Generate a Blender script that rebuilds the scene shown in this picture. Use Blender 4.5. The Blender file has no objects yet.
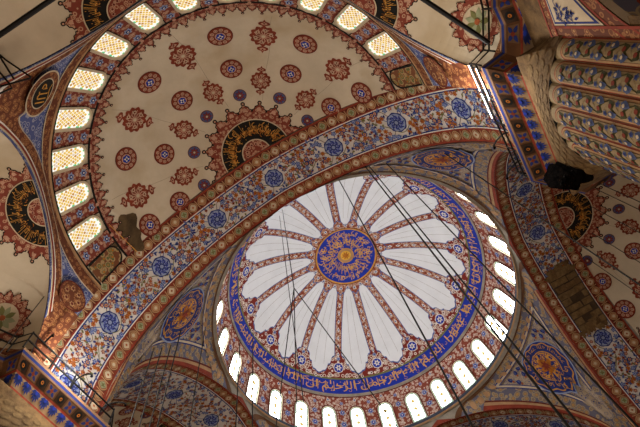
import bpy, math, random
from math import sin, cos, pi, radians as rad, sqrt, atan2, hypot
random.seed(7)
SC = bpy.context.scene
COL = SC.collection
Z0 = 1.6                                   # eye height above the carpet; heights below are measured from the eye

# ------------------------------------------------------------------ materials
def lin(c):
    c /= 255.0
    return c / 12.92 if c <= .04045 else ((c + .055) / 1.055) ** 2.4
def rgb(h):
    h = h.lstrip('#')
    return tuple(lin(int(h[i:i + 2], 16)) for i in (0, 2, 4)) + (1.0,)
MATS = {}
def base_mat(name, rough=.85, metal=0.0):
    m = bpy.data.materials.new(name); m.use_nodes = True
    nt = m.node_tree; b = nt.nodes['Principled BSDF']
    b.inputs['Roughness'].default_value = rough; b.inputs['Metallic'].default_value = metal
    b.inputs['Specular IOR Level'].default_value = .25
    return m, nt, b
def paint(name, hexc, var=.16, scale=1.3, rough=.85, metal=0.0, stain=None):
    """plain colour that is worn and blotchy"""
    m, nt, b = base_mat(name, rough, metal)
    tc = nt.nodes.new('ShaderNodeTexCoord')
    n1 = nt.nodes.new('ShaderNodeTexNoise'); n1.inputs['Scale'].default_value = scale
    n1.inputs['Detail'].default_value = 5; n1.inputs['Roughness'].default_value = .65
    nt.links.new(tc.outputs['Object'], n1.inputs['Vector'])
    mx = nt.nodes.new('ShaderNodeMix'); mx.data_type = 'RGBA'
    c = rgb(hexc)
    mx.inputs['A'].default_value = tuple(x * (1 - var * 1.6) for x in c[:3]) + (1,)
    mx.inputs['B'].default_value = tuple(min(1, x * (1 + var * 1.2)) for x in c[:3]) + (1,)
    mr = nt.nodes.new('ShaderNodeMapRange'); mr.inputs['From Min'].default_value = .3; mr.inputs['From Max'].default_value = .7
    nt.links.new(n1.outputs['Fac'], mr.inputs['Value']); nt.links.new(mr.outputs['Result'], mx.inputs['Factor'])
    out = mx.outputs['Result']
    if stain:
        n2 = nt.nodes.new('ShaderNodeTexNoise'); n2.inputs['Scale'].default_value = .35; n2.inputs['Detail'].default_value = 6
        nt.links.new(tc.outputs['Object'], n2.inputs['Vector'])
        r2 = nt.nodes.new('ShaderNodeMapRange'); r2.inputs['From Min'].default_value = .5; r2.inputs['From Max'].default_value = .75
        nt.links.new(n2.outputs['Fac'], r2.inputs['Value'])
        m2 = nt.nodes.new('ShaderNodeMix'); m2.data_type = 'RGBA'; m2.inputs['B'].default_value = rgb(stain)
        nt.links.new(out, m2.inputs['A']); nt.links.new(r2.outputs['Result'], m2.inputs['Factor']); out = m2.outputs['Result']
    nt.links.new(out, b.inputs['Base Color'])
    MATS[name] = m; return m
def fill(name, stops, scale, feature='F1', rough=.85):
    """small all-over ornament: Voronoi cells cut into flat colours"""
    m, nt, b = base_mat(name, rough)
    tc = nt.nodes.new('ShaderNodeTexCoord')
    v = nt.nodes.new('ShaderNodeTexVoronoi'); v.inputs['Scale'].default_value = scale; v.feature = feature
    nt.links.new(tc.outputs['Object'], v.inputs['Vector'])
    cr = nt.nodes.new('ShaderNodeValToRGB'); cr.color_ramp.interpolation = 'CONSTANT'
    els = cr.color_ramp.elements
    while len(els) < len(stops): els.new(.5)
    for e, (p, c) in zip(els, sorted(stops)): e.position = p; e.color = rgb(c)
    nt.links.new(v.outputs['Distance'], cr.inputs['Fac']); nt.links.new(cr.outputs['Color'], b.inputs['Base Color'])
    MATS[name] = m; return m
def glow(name, hexc, strength):
    m = bpy.data.materials.new(name); m.use_nodes = True
    nt = m.node_tree; nt.nodes.clear()
    o = nt.nodes.new('ShaderNodeOutputMaterial'); e = nt.nodes.new('ShaderNodeEmission')
    e.inputs['Color'].default_value = rgb(hexc); e.inputs['Strength'].default_value = strength
    nt.links.new(e.outputs[0], o.inputs['Surface']); MATS[name] = m; return m
def stone(name, a, b_, scale):
    m, nt, b = base_mat(name, .95)
    tc = nt.nodes.new('ShaderNodeTexCoord')
    v = nt.nodes.new('ShaderNodeTexNoise'); v.inputs['Scale'].default_value = scale; v.inputs['Detail'].default_value = 8; v.inputs['Roughness'].default_value = .75
    nt.links.new(tc.outputs['Object'], v.inputs['Vector'])
    cr = nt.nodes.new('ShaderNodeValToRGB'); cr.color_ramp.elements[0].position = .35; cr.color_ramp.elements[1].position = .65
    cr.color_ramp.elements[0].color = rgb(a); cr.color_ramp.elements[1].color = rgb(b_)
    nt.links.new(v.outputs['Fac'], cr.inputs['Fac']); nt.links.new(cr.outputs['Color'], b.inputs['Base Color'])
    bp = nt.nodes.new('ShaderNodeBump'); bp.inputs['Strength'].default_value = .5; bp.inputs['Distance'].default_value = .1
    nt.links.new(v.outputs['Fac'], bp.inputs['Height']); nt.links.new(bp.outputs['Normal'], b.inputs['Normal'])
    MATS[name] = m; return m

paint('cream', '#c3b69f', .07, .5, stain='#ab9879')
paint('dome_white', '#dbdddd', .04, .6)
paint('white', '#d6d0c6', .1)
paint('plaster_white', '#c9c3bc', .09)
paint('bone', '#bfae92', .12)
paint('tan', '#a5805a', .15)
paint('red', '#7a3320', .2, 2.0)
paint('brick_red', '#823522', .2, 2.0)
paint('maroon', '#5d1f16', .2, 2.0)
paint('rust', '#96532f', .2, 2.0)
paint('pink', '#b58b74', .15, 2.0)
paint('blue', '#222f6c', .15, 2.0)
paint('royal', '#1b2f95', .12, 2.0)
paint('steel_blue', '#4d5d8e', .15, 2.0)
paint('pale_blue', '#8a95b2', .12, 2.0)
paint('gold', '#c08a3c', .2, 2.0)
paint('letter_gold', '#cf9c55', .15, 2.0)
paint('bright_gold', '#d9a53a', .15, 2.0)
paint('amber', '#a8641c', .25, 2.0)
paint('olive', '#6b6a3f', .2, 2.0)
paint('dark_olive', '#3c3a1c', .2, 2.0)
paint('sage', '#8c9170', .15, 2.0)
paint('black', '#12110d', .2, 2.0)
paint('brown', '#5a3a20', .25, 1.5)
paint('dark_brown', '#33200f', .25, 1.5)
paint('slate', '#4c587c', .2, 2.0)
paint('old_wood', '#6f523a', .2)
paint('dull_tan', '#8b7154', .2)
paint('mortar', '#453625', .25)
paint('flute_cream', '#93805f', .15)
paint('grey_stone', '#8d8474', .2, 1.2)
paint('iron', '#0b0a09', .1, 2.0, rough=.5, metal=.3)
paint('cable', '#19150f', .1, 2.0, rough=.6)
paint('black_cloth', '#090706', .3, 3.0)
paint('lead', '#2d3440', .2, 2.0)
paint('patch', '#57452c', .35, 1.2)
paint('carpet', '#6a2016', .2, 1.5)
fill('arabesque', [(0, '#d6c9b8'), (.26, '#7a2a1c'), (.38, '#d6c6b2'), (.5, '#74251a')], 2.6)
fill('arabesque_fine', [(0, '#d8cabb'), (.25, '#8f4a36'), (.37, '#d0bba8'), (.5, '#84402f')], 4.0)
fill('rib_fill', [(0, '#6675a8'), (.14, '#cbb9a4'), (.26, '#8f4b30'), (.42, '#c2a389'), (.54, '#84402a')], 4.0)
fill('red_lace', [(0, '#b9977d'), (.22, '#84422e'), (.33, '#b08a70'), (.47, '#78382a')], 5.0)
fill('blue_lace', [(0, '#8f93ab'), (.24, '#3c477e'), (.4, '#8d8f9f'), (.52, '#4b5482')], 3.6)
fill('pendentive_lace', [(0, '#4d4f72'), (.22, '#a19079'), (.44, '#6f6977'), (.52, '#a8977f')], 3.0)
fill('border_lace', [(0, '#a07b49'), (.3, '#77695c'), (.43, '#9a8666'), (.56, '#5f5c68')], 2.6)
fill('brown_lace', [(0, '#a5784a'), (.22, '#6c3c22'), (.36, '#8f5f3a'), (.5, '#5f321d')], 4.5)
fill('blind_lace', [(0, '#8d6d3e'), (.25, '#5a5f38'), (.4, '#a0835a'), (.55, '#6f4328')], 2.8)
fill('medal_lace', [(0, '#d39a3c'), (.25, '#a35d1e'), (.36, '#2c2f66'), (.5, '#c48a38')], 4.2)
fill('tangle', [(0, '#1c120d'), (.2, '#050404'), (.4, '#0d0a09'), (.55, '#030202')], 6)
stone('rough_stone', '#48351f', '#775d3b', 1.6)
stone('block_dark', '#4f3c24', '#7c6644', 2.0)
stone('block_stone', '#523e24', '#7f6743', 2.4)
glow('pane_white', '#fbfbff', 19.0)
glow('pane_pale_yellow', '#f0cf80', .9)
glow('pane_pale_green', '#b9d3ba', .8)
glow('glass_white', '#fff8ea', 1.1)
glow('glass_yellow', '#eec253', .95)
glow('glass_orange', '#d79a3c', .85)
glow('glass_green', '#6fcf8a', .95)
glow('glass_pink', '#e6cdb4', .95)
glow('tube_light', '#f4f8ff', 9.0)
for k in ('tangle', 'black_cloth'): MATS[k].node_tree.nodes['Principled BSDF'].inputs['Specular IOR Level'].default_value = .02

# ------------------------------------------------------------------ objects
def thing(name, label, cat, loc=(0, 0, 0), rotz=0, group=None):
    o = bpy.data.objects.new(name, None); COL.objects.link(o)
    o.empty_display_size = .2
    o.location = (loc[0], loc[1], loc[2] + Z0); o.rotation_euler = (0, 0, rotz)
    o['label'] = label; o['category'] = cat
    if group: o['group'] = group
    return o
def tag(o, label, cat, group=None):
    o['label'] = label; o['category'] = cat
    if group: o['group'] = group
    return o

L = .012                                   # one coat of paint / plaster relief
class PB:
    """collects polygons drawn on a surface chart m(u, v, h) -> (x, y, z)"""
    def __init__(s, m=None):
        s.m = m; s.v = []; s.f = []; s.k = []; s.smooth = False; s.ox = s.oy = 0; s.clip = None
    def pt(s, u, v, h):
        if s.clip: u, v = s.clip(u, v)
        s.v.append(s.m(u, v, h)); return len(s.v) - 1
    def raw(s, verts, faces, mat):
        b = len(s.v); s.v += [tuple(p) for p in verts]
        for f in faces: s.f.append([b + i for i in f]); s.k.append(mat)
    def poly(s, pts, mat, h):
        s.f.append([s.pt(u, v, h * L) for u, v in pts]); s.k.append(mat)
    def grid(s, fu, nu, nv, mat, h):
        """fu(a, b) -> (u, v) for a, b in 0..1"""
        b0 = len(s.v)
        for i in range(nu + 1):
            for j in range(nv + 1):
                u, v = fu(i / nu, j / nv); s.pt(u, v, h * L)
        for i in range(nu):
            for j in range(nv):
                a = b0 + i * (nv + 1) + j
                s.f.append([a, a + nv + 1, a + nv + 2, a + 1]); s.k.append(mat)
    def rect(s, u0, u1, v0, v1, mat, h, nu=1, nv=1):
        s.grid(lambda a, b: (u0 + (u1 - u0) * a, v0 + (v1 - v0) * b), nu, nv, mat, h)
    def star(s, cx, cy, rf, mat, h, n=24, nr=2, r0=0.0):
        """filled star-shaped figure with radius rf(angle)"""
        s.grid(lambda a, b: (cx + (r0 + (rf(2 * pi * a) - r0) * b) * cos(2 * pi * a),
                             cy + (r0 + (rf(2 * pi * a) - r0) * b) * sin(2 * pi * a)), n, nr, mat, h)
    def disc(s, cx, cy, r, mat, h, n=20, nr=None):
        s.star(cx, cy, lambda t: r, mat, h, n, nr or max(1, int(r / .35)))
    def ring(s, cx, cy, r0, r1, mat, h, n=24, a0=0.0, a1=2 * pi):
        s.grid(lambda a, b: (cx + (r0 + (r1 - r0) * b) * cos(a0 + (a1 - a0) * a),
                             cy + (r0 + (r1 - r0) * b) * sin(a0 + (a1 - a0) * a)), n, max(1, int((r1 - r0) / .5)), mat, h)
    def stroke(s, pts, w, mat, h):
        n = len(pts); ids = []
        for i, (x, y) in enumerate(pts):
            a = pts[max(0, i - 1)]; b = pts[min(n - 1, i + 1)]
            dx, dy = b[0] - a[0], b[1] - a[1]; l = hypot(dx, dy) or 1
            nx, ny = -dy / l * w / 2, dx / l * w / 2
            ids.append((s.pt(x + nx, y + ny, h * L), s.pt(x - nx, y - ny, h * L)))
        for p, q in zip(ids, ids[1:]): s.f.append([p[0], p[1], q[1], q[0]]); s.k.append(mat)
    def leaf(s, x, y, ang, ln, wd, mat, h):
        c, d = cos(ang), sin(ang)
        s.poly([(x + c * a - d * b, y + d * a + c * b) for a, b in
                ((0, 0), (ln * .3, wd * .5), (ln * .65, wd * .4), (ln, 0), (ln * .65, -wd * .4), (ln * .3, -wd * .5))], mat, h)
    def flower(s, x, y, r, c1, c2, h, n=6, c3=None):
        ph = random.random() * 6
        s.star(x, y, lambda t: r * (.82 + .2 * cos(n * t + ph)), c1, h, 4 * n, 1)
        s.disc(x, y, r * .5, c2, h + 1, 8, 1)
        if c3: s.disc(x, y, r * .22, c3, h + 2, 6, 1)
    def tris(s, polys, fm, mat, h):
        for p in polys: s.poly([fm(x, y) for x, y in p], mat, h)
    def build(s, name, parent=None, origin=None, smooth=False):
        off = (0, 0, 0)
        if parent is not None:
            p = parent
            while p.parent: p = p.parent
            off = (p.location.x, p.location.y, p.location.z - Z0)
        if origin: off = origin
        me = bpy.data.meshes.new(name)
        me.from_pydata([(x - off[0], y - off[1], z - off[2]) for x, y, z in s.v], [], s.f)
        used = []
        for k in s.k:
            if k not in used: used.append(k)
        for k in used: me.materials.append(MATS[k])
        ix = {k: i for i, k in enumerate(used)}
        me.polygons.foreach_set('material_index', [ix[k] for k in s.k])
        if smooth: me.polygons.foreach_set('use_smooth', [True] * len(me.polygons))
        me.update()
        o = bpy.data.objects.new(name, me); COL.objects.link(o)
        if parent is not None: o.parent = parent
        else: o.location = (off[0], off[1], off[2] + Z0)
        return o

def tube_mesh(pb, pts, r, mat, n=6):
    """round bar through 3-D points"""
    import mathutils
    V = mathutils.Vector; rings = []
    for i, p in enumerate(pts):
        a = V(pts[max(0, i - 1)]); b = V(pts[min(len(pts) - 1, i + 1)])
        d = (b - a).normalized(); x = d.orthogonal().normalized() if i == 0 else (x - d * x.dot(d)).normalized()
        y = d.cross(x); rings.append([V(p) + (x * cos(2 * pi * k / n) + y * sin(2 * pi * k / n)) * r for k in range(n)])
    vs = [q for rg in rings for q in rg]; fs = []
    for i in range(len(rings) - 1):
        for k in range(n): fs.append([i * n + k, i * n + (k + 1) % n, (i + 1) * n + (k + 1) % n, (i + 1) * n + k])
    fs.append(list(range(n))[::-1]); fs.append([(len(rings) - 1) * n + k for k in range(n)])
    pb.raw(vs, fs, mat)
def box_mesh(pb, c, s, mat, rz=0, tilt=0, bev=.06):
    """bevelled box"""
    import bmesh, mathutils
    bm = bmesh.new(); bmesh.ops.create_cube(bm, size=1)
    bmesh.ops.scale(bm, vec=s, verts=bm.verts)
    bmesh.ops.bevel(bm, geom=bm.edges[:], offset=min(s) * bev, segments=2, affect='EDGES')
    m = mathutils.Matrix.Translation(c) @ mathutils.Matrix.Rotation(rz, 4, 'Z') @ mathutils.Matrix.Rotation(tilt, 4, 'X')
    bmesh.ops.transform(bm, matrix=m, verts=bm.verts); bm.verts.index_update()
    pb.raw([v.co[:] for v in bm.verts], [[v.index for v in f.verts] for f in bm.faces], mat); bm.free()

# ------------------------------------------------------------------ Arabic lettering (joined letter forms)
_F = {'ا': 'FE8D FE8E', 'ب': 'FE8F FE90 FE91 FE92', 'ت': 'FE95 FE96 FE97 FE98', 'ث': 'FE99 FE9A FE9B FE9C', 'ج': 'FE9D FE9E FE9F FEA0',
      'ح': 'FEA1 FEA2 FEA3 FEA4', 'خ': 'FEA5 FEA6 FEA7 FEA8', 'د': 'FEA9 FEAA', 'ذ': 'FEAB FEAC', 'ر': 'FEAD FEAE', 'ز': 'FEAF FEB0',
      'س': 'FEB1 FEB2 FEB3 FEB4', 'ش': 'FEB5 FEB6 FEB7 FEB8', 'ص': 'FEB9 FEBA FEBB FEBC', 'ض': 'FEBD FEBE FEBF FEC0', 'ط': 'FEC1 FEC2 FEC3 FEC4',
      'ع': 'FEC9 FECA FECB FECC', 'غ': 'FECD FECE FECF FED0', 'ف': 'FED1 FED2 FED3 FED4', 'ق': 'FED5 FED6 FED7 FED8', 'ك': 'FED9 FEDA FEDB FEDC',
      'ل': 'FEDD FEDE FEDF FEE0', 'م': 'FEE1 FEE2 FEE3 FEE4', 'ن': 'FEE5 FEE6 FEE7 FEE8', 'ه': 'FEE9 FEEA FEEB FEEC', 'و': 'FEED FEEE',
      'ي': 'FEF1 FEF2 FEF3 FEF4', 'ة': 'FE93 FE94', 'ى': 'FEEF FEF0'}
_F = {k: [chr(int(x, 16)) for x in v.split()] for k, v in _F.items()}
def shape(word):
    out = []; prev = False; i = 0
    while i < len(word):
        ch = word[i]
        if word[i:i + 2] == 'لا':
            out.append('\uFEFC' if prev else '\uFEFB'); prev = False; i += 2; continue
        f = _F[ch]; dual = len(f) == 4
        nxt = i + 1 < len(word) and dual
        out.append(f[(3 if prev else 2) if nxt else (1 if prev else 0)])
        prev = dual; i += 1
    return ''.join(reversed(out))
_tc = {}
def text_polys(words):
    """words in reading order -> (polygons, width), written right to left, x from 0 to width"""
    if words in _tc: return _tc[words]
    s = ' '.join(shape(w) for w in reversed(words.split()))
    cu = bpy.data.curves.new('lettering', 'FONT'); cu.body = s; cu.resolution_u = 2
    o = bpy.data.objects.new('lettering', cu); COL.objects.link(o)
    dg = bpy.context.evaluated_depsgraph_get(); ev = o.evaluated_get(dg); me = ev.to_mesh()
    P = [[(me.vertices[i].co.x, me.vertices[i].co.y) for i in f.vertices] for f in me.polygons]
    ev.to_mesh_clear(); bpy.data.objects.remove(o); bpy.data.curves.remove(cu)
    x0 = min(x for p in P for x, y in p); x1 = max(x for p in P for x, y in p)
    y0 = min(y for p in P for x, y in p); y1 = max(y for p in P for x, y in p)
    P = [[(x - x0, (y - y0) / (y1 - y0)) for x, y in p] for p in P]
    _tc[words] = (P, x1 - x0); return _tc[words]
def ring_text(pb, words, cx, cy, r0, r1, mat, h, a0, a1):
    """lettering bent round a ring; feet on r0, heads on r1, read from angle a0 to a1 (a0 right, a1 left)"""
    P, w = text_polys(words)
    def fm(x, y):
        a = a1 + (a0 - a1) * x / w; r = r0 + (r1 - r0) * y
        return cx + r * cos(a), cy + r * sin(a)
    pb.tris(P, fm, mat, h)

# ------------------------------------------------------------------ charts
def sph_chart(c, R, az, th):
    """tangent chart on the inside of a sphere; y points to the apex, x to the right as seen from inside"""
    sa, ca, st, ct = sin(az), cos(az), sin(th), cos(th)
    n = (st * ca, st * sa, ct); e = (sa, -ca, 0.0); f = (-ct * ca, -ct * sa, st)
    def m(x, y, h):
        d = hypot(x, y); k = d / R; s = sin(k) / d if d > 1e-9 else 0.0; c2 = cos(k); r = R - h
        return tuple(c[i] + r * (n[i] * c2 + (e[i] * x + f[i] * y) * s) for i in range(3))
    return m
def sph_polar(c, R):
    """u = azimuth, v = polar angle"""
    return lambda u, v, h: (c[0] + (R - h) * sin(v) * cos(u), c[1] + (R - h) * sin(v) * sin(u), c[2] + (R - h) * cos(v))
# pointed arch
AA, AH, AS, AP = 11.395, 10.831, 20.062, .182
def arch_pts():
    rr = AA * (1 + AP); top = sqrt(rr * rr - (AA * AP) ** 2); ta = atan2(top, AA * AP); N = 90
    h = [(-AA * AP + rr * cos(ta * i / N), AS + rr * sin(ta * i / N) * AH / top) for i in range(N + 1)]
    h = [(AA, 16.6 + (AS - 16.6) * i / 6) for i in range(6)] + h
    return [(-x, z) for x, z in h] + [(x, z) for x, z in h[::-1][1:]]
ARC = arch_pts(); ARCS = [0.0]
for _a, _b in zip(ARC, ARC[1:]): ARCS.append(ARCS[-1] + hypot(_b[0] - _a[0], _b[1] - _a[1]))
ALEN = ARCS[-1]; ARCS = [s - ALEN / 2 for s in ARCS]; AHALF = ALEN / 2
import bisect
def arch_at(u):
    i = min(max(bisect.bisect(ARCS, u) - 1, 0), len(ARC) - 2)
    t = (u - ARCS[i]) / (ARCS[i + 1] - ARCS[i]); a, b = ARC[i], ARC[i + 1]
    x, z = a[0] + (b[0] - a[0]) * t, a[1] + (b[1] - a[1]) * t
    dx, dz = b[0] - a[0], b[1] - a[1]; l = hypot(dx, dz)
    return x, z, dz / l, -dx / l                   # point and inward normal
def arch_z(x):
    x = abs(x)
    for a, b in zip(ARC[len(ARC) // 2:], ARC[len(ARC) // 2 + 1:]):
        if a[0] <= x <= b[0] and b[0] > a[0]: return a[1] + (b[1] - a[1]) * (x - a[0]) / (b[0] - a[0])
    return AS
YO, YI = -15.91, -11.993
def arch_chart(u, v, h):
    x, z, nx, nz = arch_at(u); return (x + nx * h, v, z + nz * h)

# ================================================================== CENTRAL DOME
ZC, RD = 31.155, 12.206
DC = (0, 0, ZC)
T_MED, T_BLOB, T_IN, T_OUT = .252, .92, 1.022, 1.144
dome = thing('central_dome', 'great white central dome with sixteen painted ribs above a ring of arched windows', 'dome')
pb = PB(sph_polar(DC, RD))
pb.rect(0, 2 * pi, 0, T_IN, 'dome_white', 0, 160, 36)
pb.rect(0, 2 * pi, T_IN - .012, T_IN + .004, 'olive', 2, 160, 1)
pb.rect(0, 2 * pi, T_IN, T_OUT, 'royal', 1, 160, 4)
pb.rect(0, 2 * pi, T_OUT - .006, T_OUT + .018, 'grey_stone', 3, 160, 1)
pb.rect(0, 2 * pi, T_OUT + .018, T_OUT + .026, 'maroon', 4, 160, 1)
pb.rect(0, 2 * pi, T_OUT, 1.545, 'arabesque_fine', 1, 160, 16)
PHB = rad(16.3)
def cusp(a):
    """edge of the lobed border: steps up to a point at each rib"""
    q = abs(((a - PHB) / (pi / 8) + .5) % 1 - .5) * 2       # 0 on a rib, 1 between ribs
    K = ((0, .78), (.1, .79), (.16, .83), (.22, .85), (.30, .852), (.38, .868), (.42, .905), (.50, .918), (.55, .912), (.60, .945), (.68, .968), (.8, .972), (.9, .985), (1, .992))
    for (a0, b0), (a1, b1) in zip(K, K[1:]):
        if a0 <= q <= a1: return b0 + (b1 - b0) * (q - a0) / (a1 - a0)
    return .992
NA = 16 * 56
pb.grid(lambda a, b: (2 * pi * a, cusp(2 * pi * a) - .012 + (T_IN - cusp(2 * pi * a)) * b), NA, 6, 'steel_blue', 2)
pb.grid(lambda a, b: (2 * pi * a, cusp(2 * pi * a) + (T_IN - .01 - cusp(2 * pi * a)) * b), NA, 6, 'arabesque', 3)
# ribs and the collar round the medallion
for k in range(16):
    a = PHB + k * pi / 8
    for w, mt, h in ((.37, 'steel_blue', 1), (.30, 'rib_fill', 2)):
        pb.grid(lambda s, t: (a + (t - .5) * 2 * w / (RD * sin(.29 + .60 * s)), .29 + .60 * s), 24, 1, mt, h)
    pb.m = sph_chart(DC, RD, a, .5)
    ch = [(0, y) for y in (-4.0, -3.2, -2.4, -1.6, -.8, 0, .8, 1.6)]
    for x, y in ch:
        pb.poly([(x, y + .26), (x + .13, y), (x, y - .26), (x - .13, y)], 'white', 4)
        pb.disc(x, y, .075, 'steel_blue', 5, 8)
        pb.disc(x, y + .4, .085, 'brick_red', 4, 6)
    pb.m = sph_chart(DC, RD, a, T_BLOB + .012)
    pb.star(0, 0, lambda t: .50 + .03 * cos(8 * t), 'white', 4, 32, 2)
    pb.star(0, 0, lambda t: .43, 'royal', 5, 24, 2)
    for i in range(6): pb.leaf(0, 0, i * pi / 3, .34, .16, 'white', 7)
    pb.disc(0, 0, .1, 'steel_blue', 8, 8)
    for s in (-1, 1):
        for yy, xx in ((-.75, .8), (-.85, 1.75), (.1, .75)):
            pb.flower(s * xx, yy, .17, 'white', 'maroon', 4, 6)
    pb.flower(0, .85, .2, 'pale_blue', 'steel_blue', 5, 6)
    pb.m = sph_polar(DC, RD)
pb.grid(lambda a, b: (2 * pi * a, T_MED + (.315 + .028 * cos(16 * (2 * pi * a - PHB)) + .012 * abs(cos(32 * 2 * pi * a - 32 * PHB)) - T_MED) * b), 320, 2, 'steel_blue', 3)
pb.grid(lambda a, b: (2 * pi * a, T_MED + (.305 + .026 * cos(16 * (2 * pi * a - PHB)) + .012 * abs(cos(32 * 2 * pi * a - 32 * PHB)) - T_MED) * b), 320, 2, 'rib_fill', 4)
for k in range(32):
    pb.m = sph_chart(DC, RD, PHB + k * pi / 16, .293 if k % 2 == 0 else .282)
    pb.flower(0, 0, .19, 'white', 'steel_blue', 5, 6)
pb.m = sph_polar(DC, RD)
# thin plaster joints in the white gores
for k in range(16):
    a = PHB + (k + .5) * pi / 8
    for off in (-.045, .05):
        pb.grid(lambda s, t: (a + off + (t - .5) * .02 / (RD * sin(.36 + .55 * s)), .36 + .55 * s), 16, 1, 'grey_stone', .7)
# flowers between the windows
NW, PHW = 28, rad(6.43)
for k in range(NW):
    a = PHW + (k + .5) * 2 * pi / NW
    for th, r in ((1.215, .19), (1.29, .30), (1.385, .34)):
        pb.m = sph_chart(DC, RD, a, th)
        pb.flower(0, 0, r, 'pale_blue', 'royal', 3, 6, 'white')
    pb.m = sph_chart(DC, RD, a + pi / NW, 1.19)
    pb.flower(0, 0, .17, 'white', 'steel_blue', 3, 6)
pb.build('dome_shell', dome)
# lettered band
pb = PB(sph_polar(DC, RD))
VERSE = 'بسم الله الرحمن الرحيم ان الله يمسك السموات والارض ان تزولا ولئن زالتا ان امسكهما من احد من بعده انه كان حليما غفورا'
VERSE = VERSE.replace('ئ', 'ي')
P_, w_ = text_polys(VERSE)
az0 = rad(72)
pb.tris(P_, lambda x, y: (az0 + 2 * pi * .985 * (1 - x / w_), T_OUT - .012 - (T_OUT - T_IN - .03) * y), 'letter_gold', 3)
for i in range(110):                                     # fine tendrils behind the letters
    a = random.random() * 2 * pi; t = T_IN + .03 + random.random() * .07
    pb.stroke([(a + .012 * cos(q), t + .011 * sin(q)) for q in [j * .7 for j in range(7)]], .003, 'gold', 2)
V2 = ' '.join(VERSE.split()[9:] + VERSE.split()[:9])
P_, w_ = text_polys(V2)
pb.tris(P_, lambda x, y: (az0 + 2 * pi * .985 * (1 - x / w_), T_OUT - .062 - .05 * y), 'letter_gold', 4)
for i in range(84):                                      # tall upright letters
    a = 2 * pi * (i + random.random()) / 84
    pb.stroke([(a, T_OUT - .03), (a + .002, T_OUT - .06), (a + .006, T_IN + .018)], .0055, 'letter_gold', 4)
pb.build('calligraphy_band', dome)['label'] = 'blue band of gold lettering'
# apex medallion
pb = PB(sph_chart(DC, RD, pi / 2, 0.0))
RM = T_MED * RD
pb.disc(0, 0, RM, 'royal', 4, 64, 8)
pb.ring(0, 0, RM - .13, RM + .03, 'gold', 6, 64)
pb.ring(0, 0, RM + .03, RM + .10, 'maroon', 5, 64)
ring_text(pb, 'الله نور السموات والارض مثل نوره كمشكوة فيها مصباح المصباح في زجاجة', 0, 0, 1.95, 2.78, 'bright_gold', 7, 0, 2 * pi * .98)
ring_text(pb, 'الزجاجة كانها كوكب دري يوقد من شجرة مباركة', 0, 0, 1.05, 1.9, 'bright_gold', 7, 1, 1 + 2 * pi * .98)
for i in range(80):
    a = random.random() * 2 * pi; r = 1.0 + random.random() * 1.65; w = .14 + random.random() * .16
    pb.stroke([(r * cos(a) + w * cos(q + a), r * sin(a) + w * sin(q + a)) for q in [j * .5 for j in range(8)]], .06, 'letter_gold', 6)
for i in range(34):
    a = i * 2 * pi / 34; r0 = .9 + .5 * random.random(); pb.stroke([(r0 * cos(a), r0 * sin(a)), ((r0 + .9) * cos(a + .1), (r0 + .9) * sin(a + .1))], .06, 'gold', 6)
for i in range(9):
    a = i * 2 * pi / 9 + .2; pb.leaf(2.0 * cos(a), 2.0 * sin(a), a, .3, .16, 'amber', 8)
pb.disc(0, 0, .82, 'tan', 8, 32, 3); pb.ring(0, 0, .74, .82, 'gold', 9, 32)
pb.disc(0, 0, .52, 'bright_gold', 10, 24, 2)
for i in range(8): pb.leaf(0, 0, i * pi / 4, .45, .16, 'amber', 12)
pb.build('calligraphy_medallion', dome)['label'] = 'round blue medallion of gold lettering at the crown'

def arched(w, y0, y1, n=8):
    """outline of a round-headed opening, base y0, crown y1"""
    r = w / 2; c = y1 - r
    return [(-r, y0), (r, y0)] + [(r * cos(pi * i / n), c + r * sin(pi * i / n)) for i in range(n + 1)]
def frame_strip(pb, w0, w1, y0, y1, d, mat, h0, h1):
    a = arched(w0, y0, y1 - (w1 - w0) / 2)[1:] + [(-w0 / 2, y0)]; b = arched(w1, y0, y1)[1:] + [(-w1 / 2, y0)]
    for i in range(len(a) - 1):
        pb.poly([a[i], b[i], b[i + 1], a[i + 1]], mat, h1)
        ids = [pb.pt(*a[i], h0 * L), pb.pt(*a[i + 1], h0 * L), pb.pt(*a[i + 1], h1 * L), pb.pt(*a[i], h1 * L)]
        pb.f.append(ids); pb.k.append(mat)
def arched_fill(pb, w, y0, y1, mat, h, n=7, nv=8):
    r = w / 2; c = y1 - r
    def fu(a, b):
        x = (a * 2 - 1) * r; top = c + sqrt(max(0, r * r - x * x)); return x, y0 + (top - y0) * b
    pb.grid(fu, n, nv, mat, h)
def pane_white(pb):
    arched_fill(pb, 1.36, -1.55, 1.31, 'pane_pale_green', 2, 10)
    arched_fill(pb, 1.02, -1.40, 1.12, 'pane_white', 4, 10)
    for yy in (-1.05, -.3, .45):                          # tinted ogee lights in the tracery
        pb.star(0, yy, lambda t: .2 + .04 * cos(4 * t), 'pane_pale_yellow', 6, 16, 1)
    for yy in (-1.3, -.9, -.5, -.1, .3): pb.stroke([(-.5, yy), (.5, yy)], .05, 'pane_pale_green', 5)
win0 = None
for k in range(NW):
    a = PHW + k * 2 * pi / NW
    th = 1.352
    fr = PB(sph_chart(DC, RD, a, th))
    frame_strip(fr, 1.34, 1.60, -1.55, 1.43, 0, 'maroon', 1, 7)
    frame_strip(fr, 1.30, 1.40, -1.55, 1.33, 0, 'bone', 1, 9)
    fo = fr.build('arched_window', dome)
    pn = PB(sph_chart(DC, RD, a, th)); pane_white(pn)
    po = pn.build('pane', dome); po.parent = fo
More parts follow.
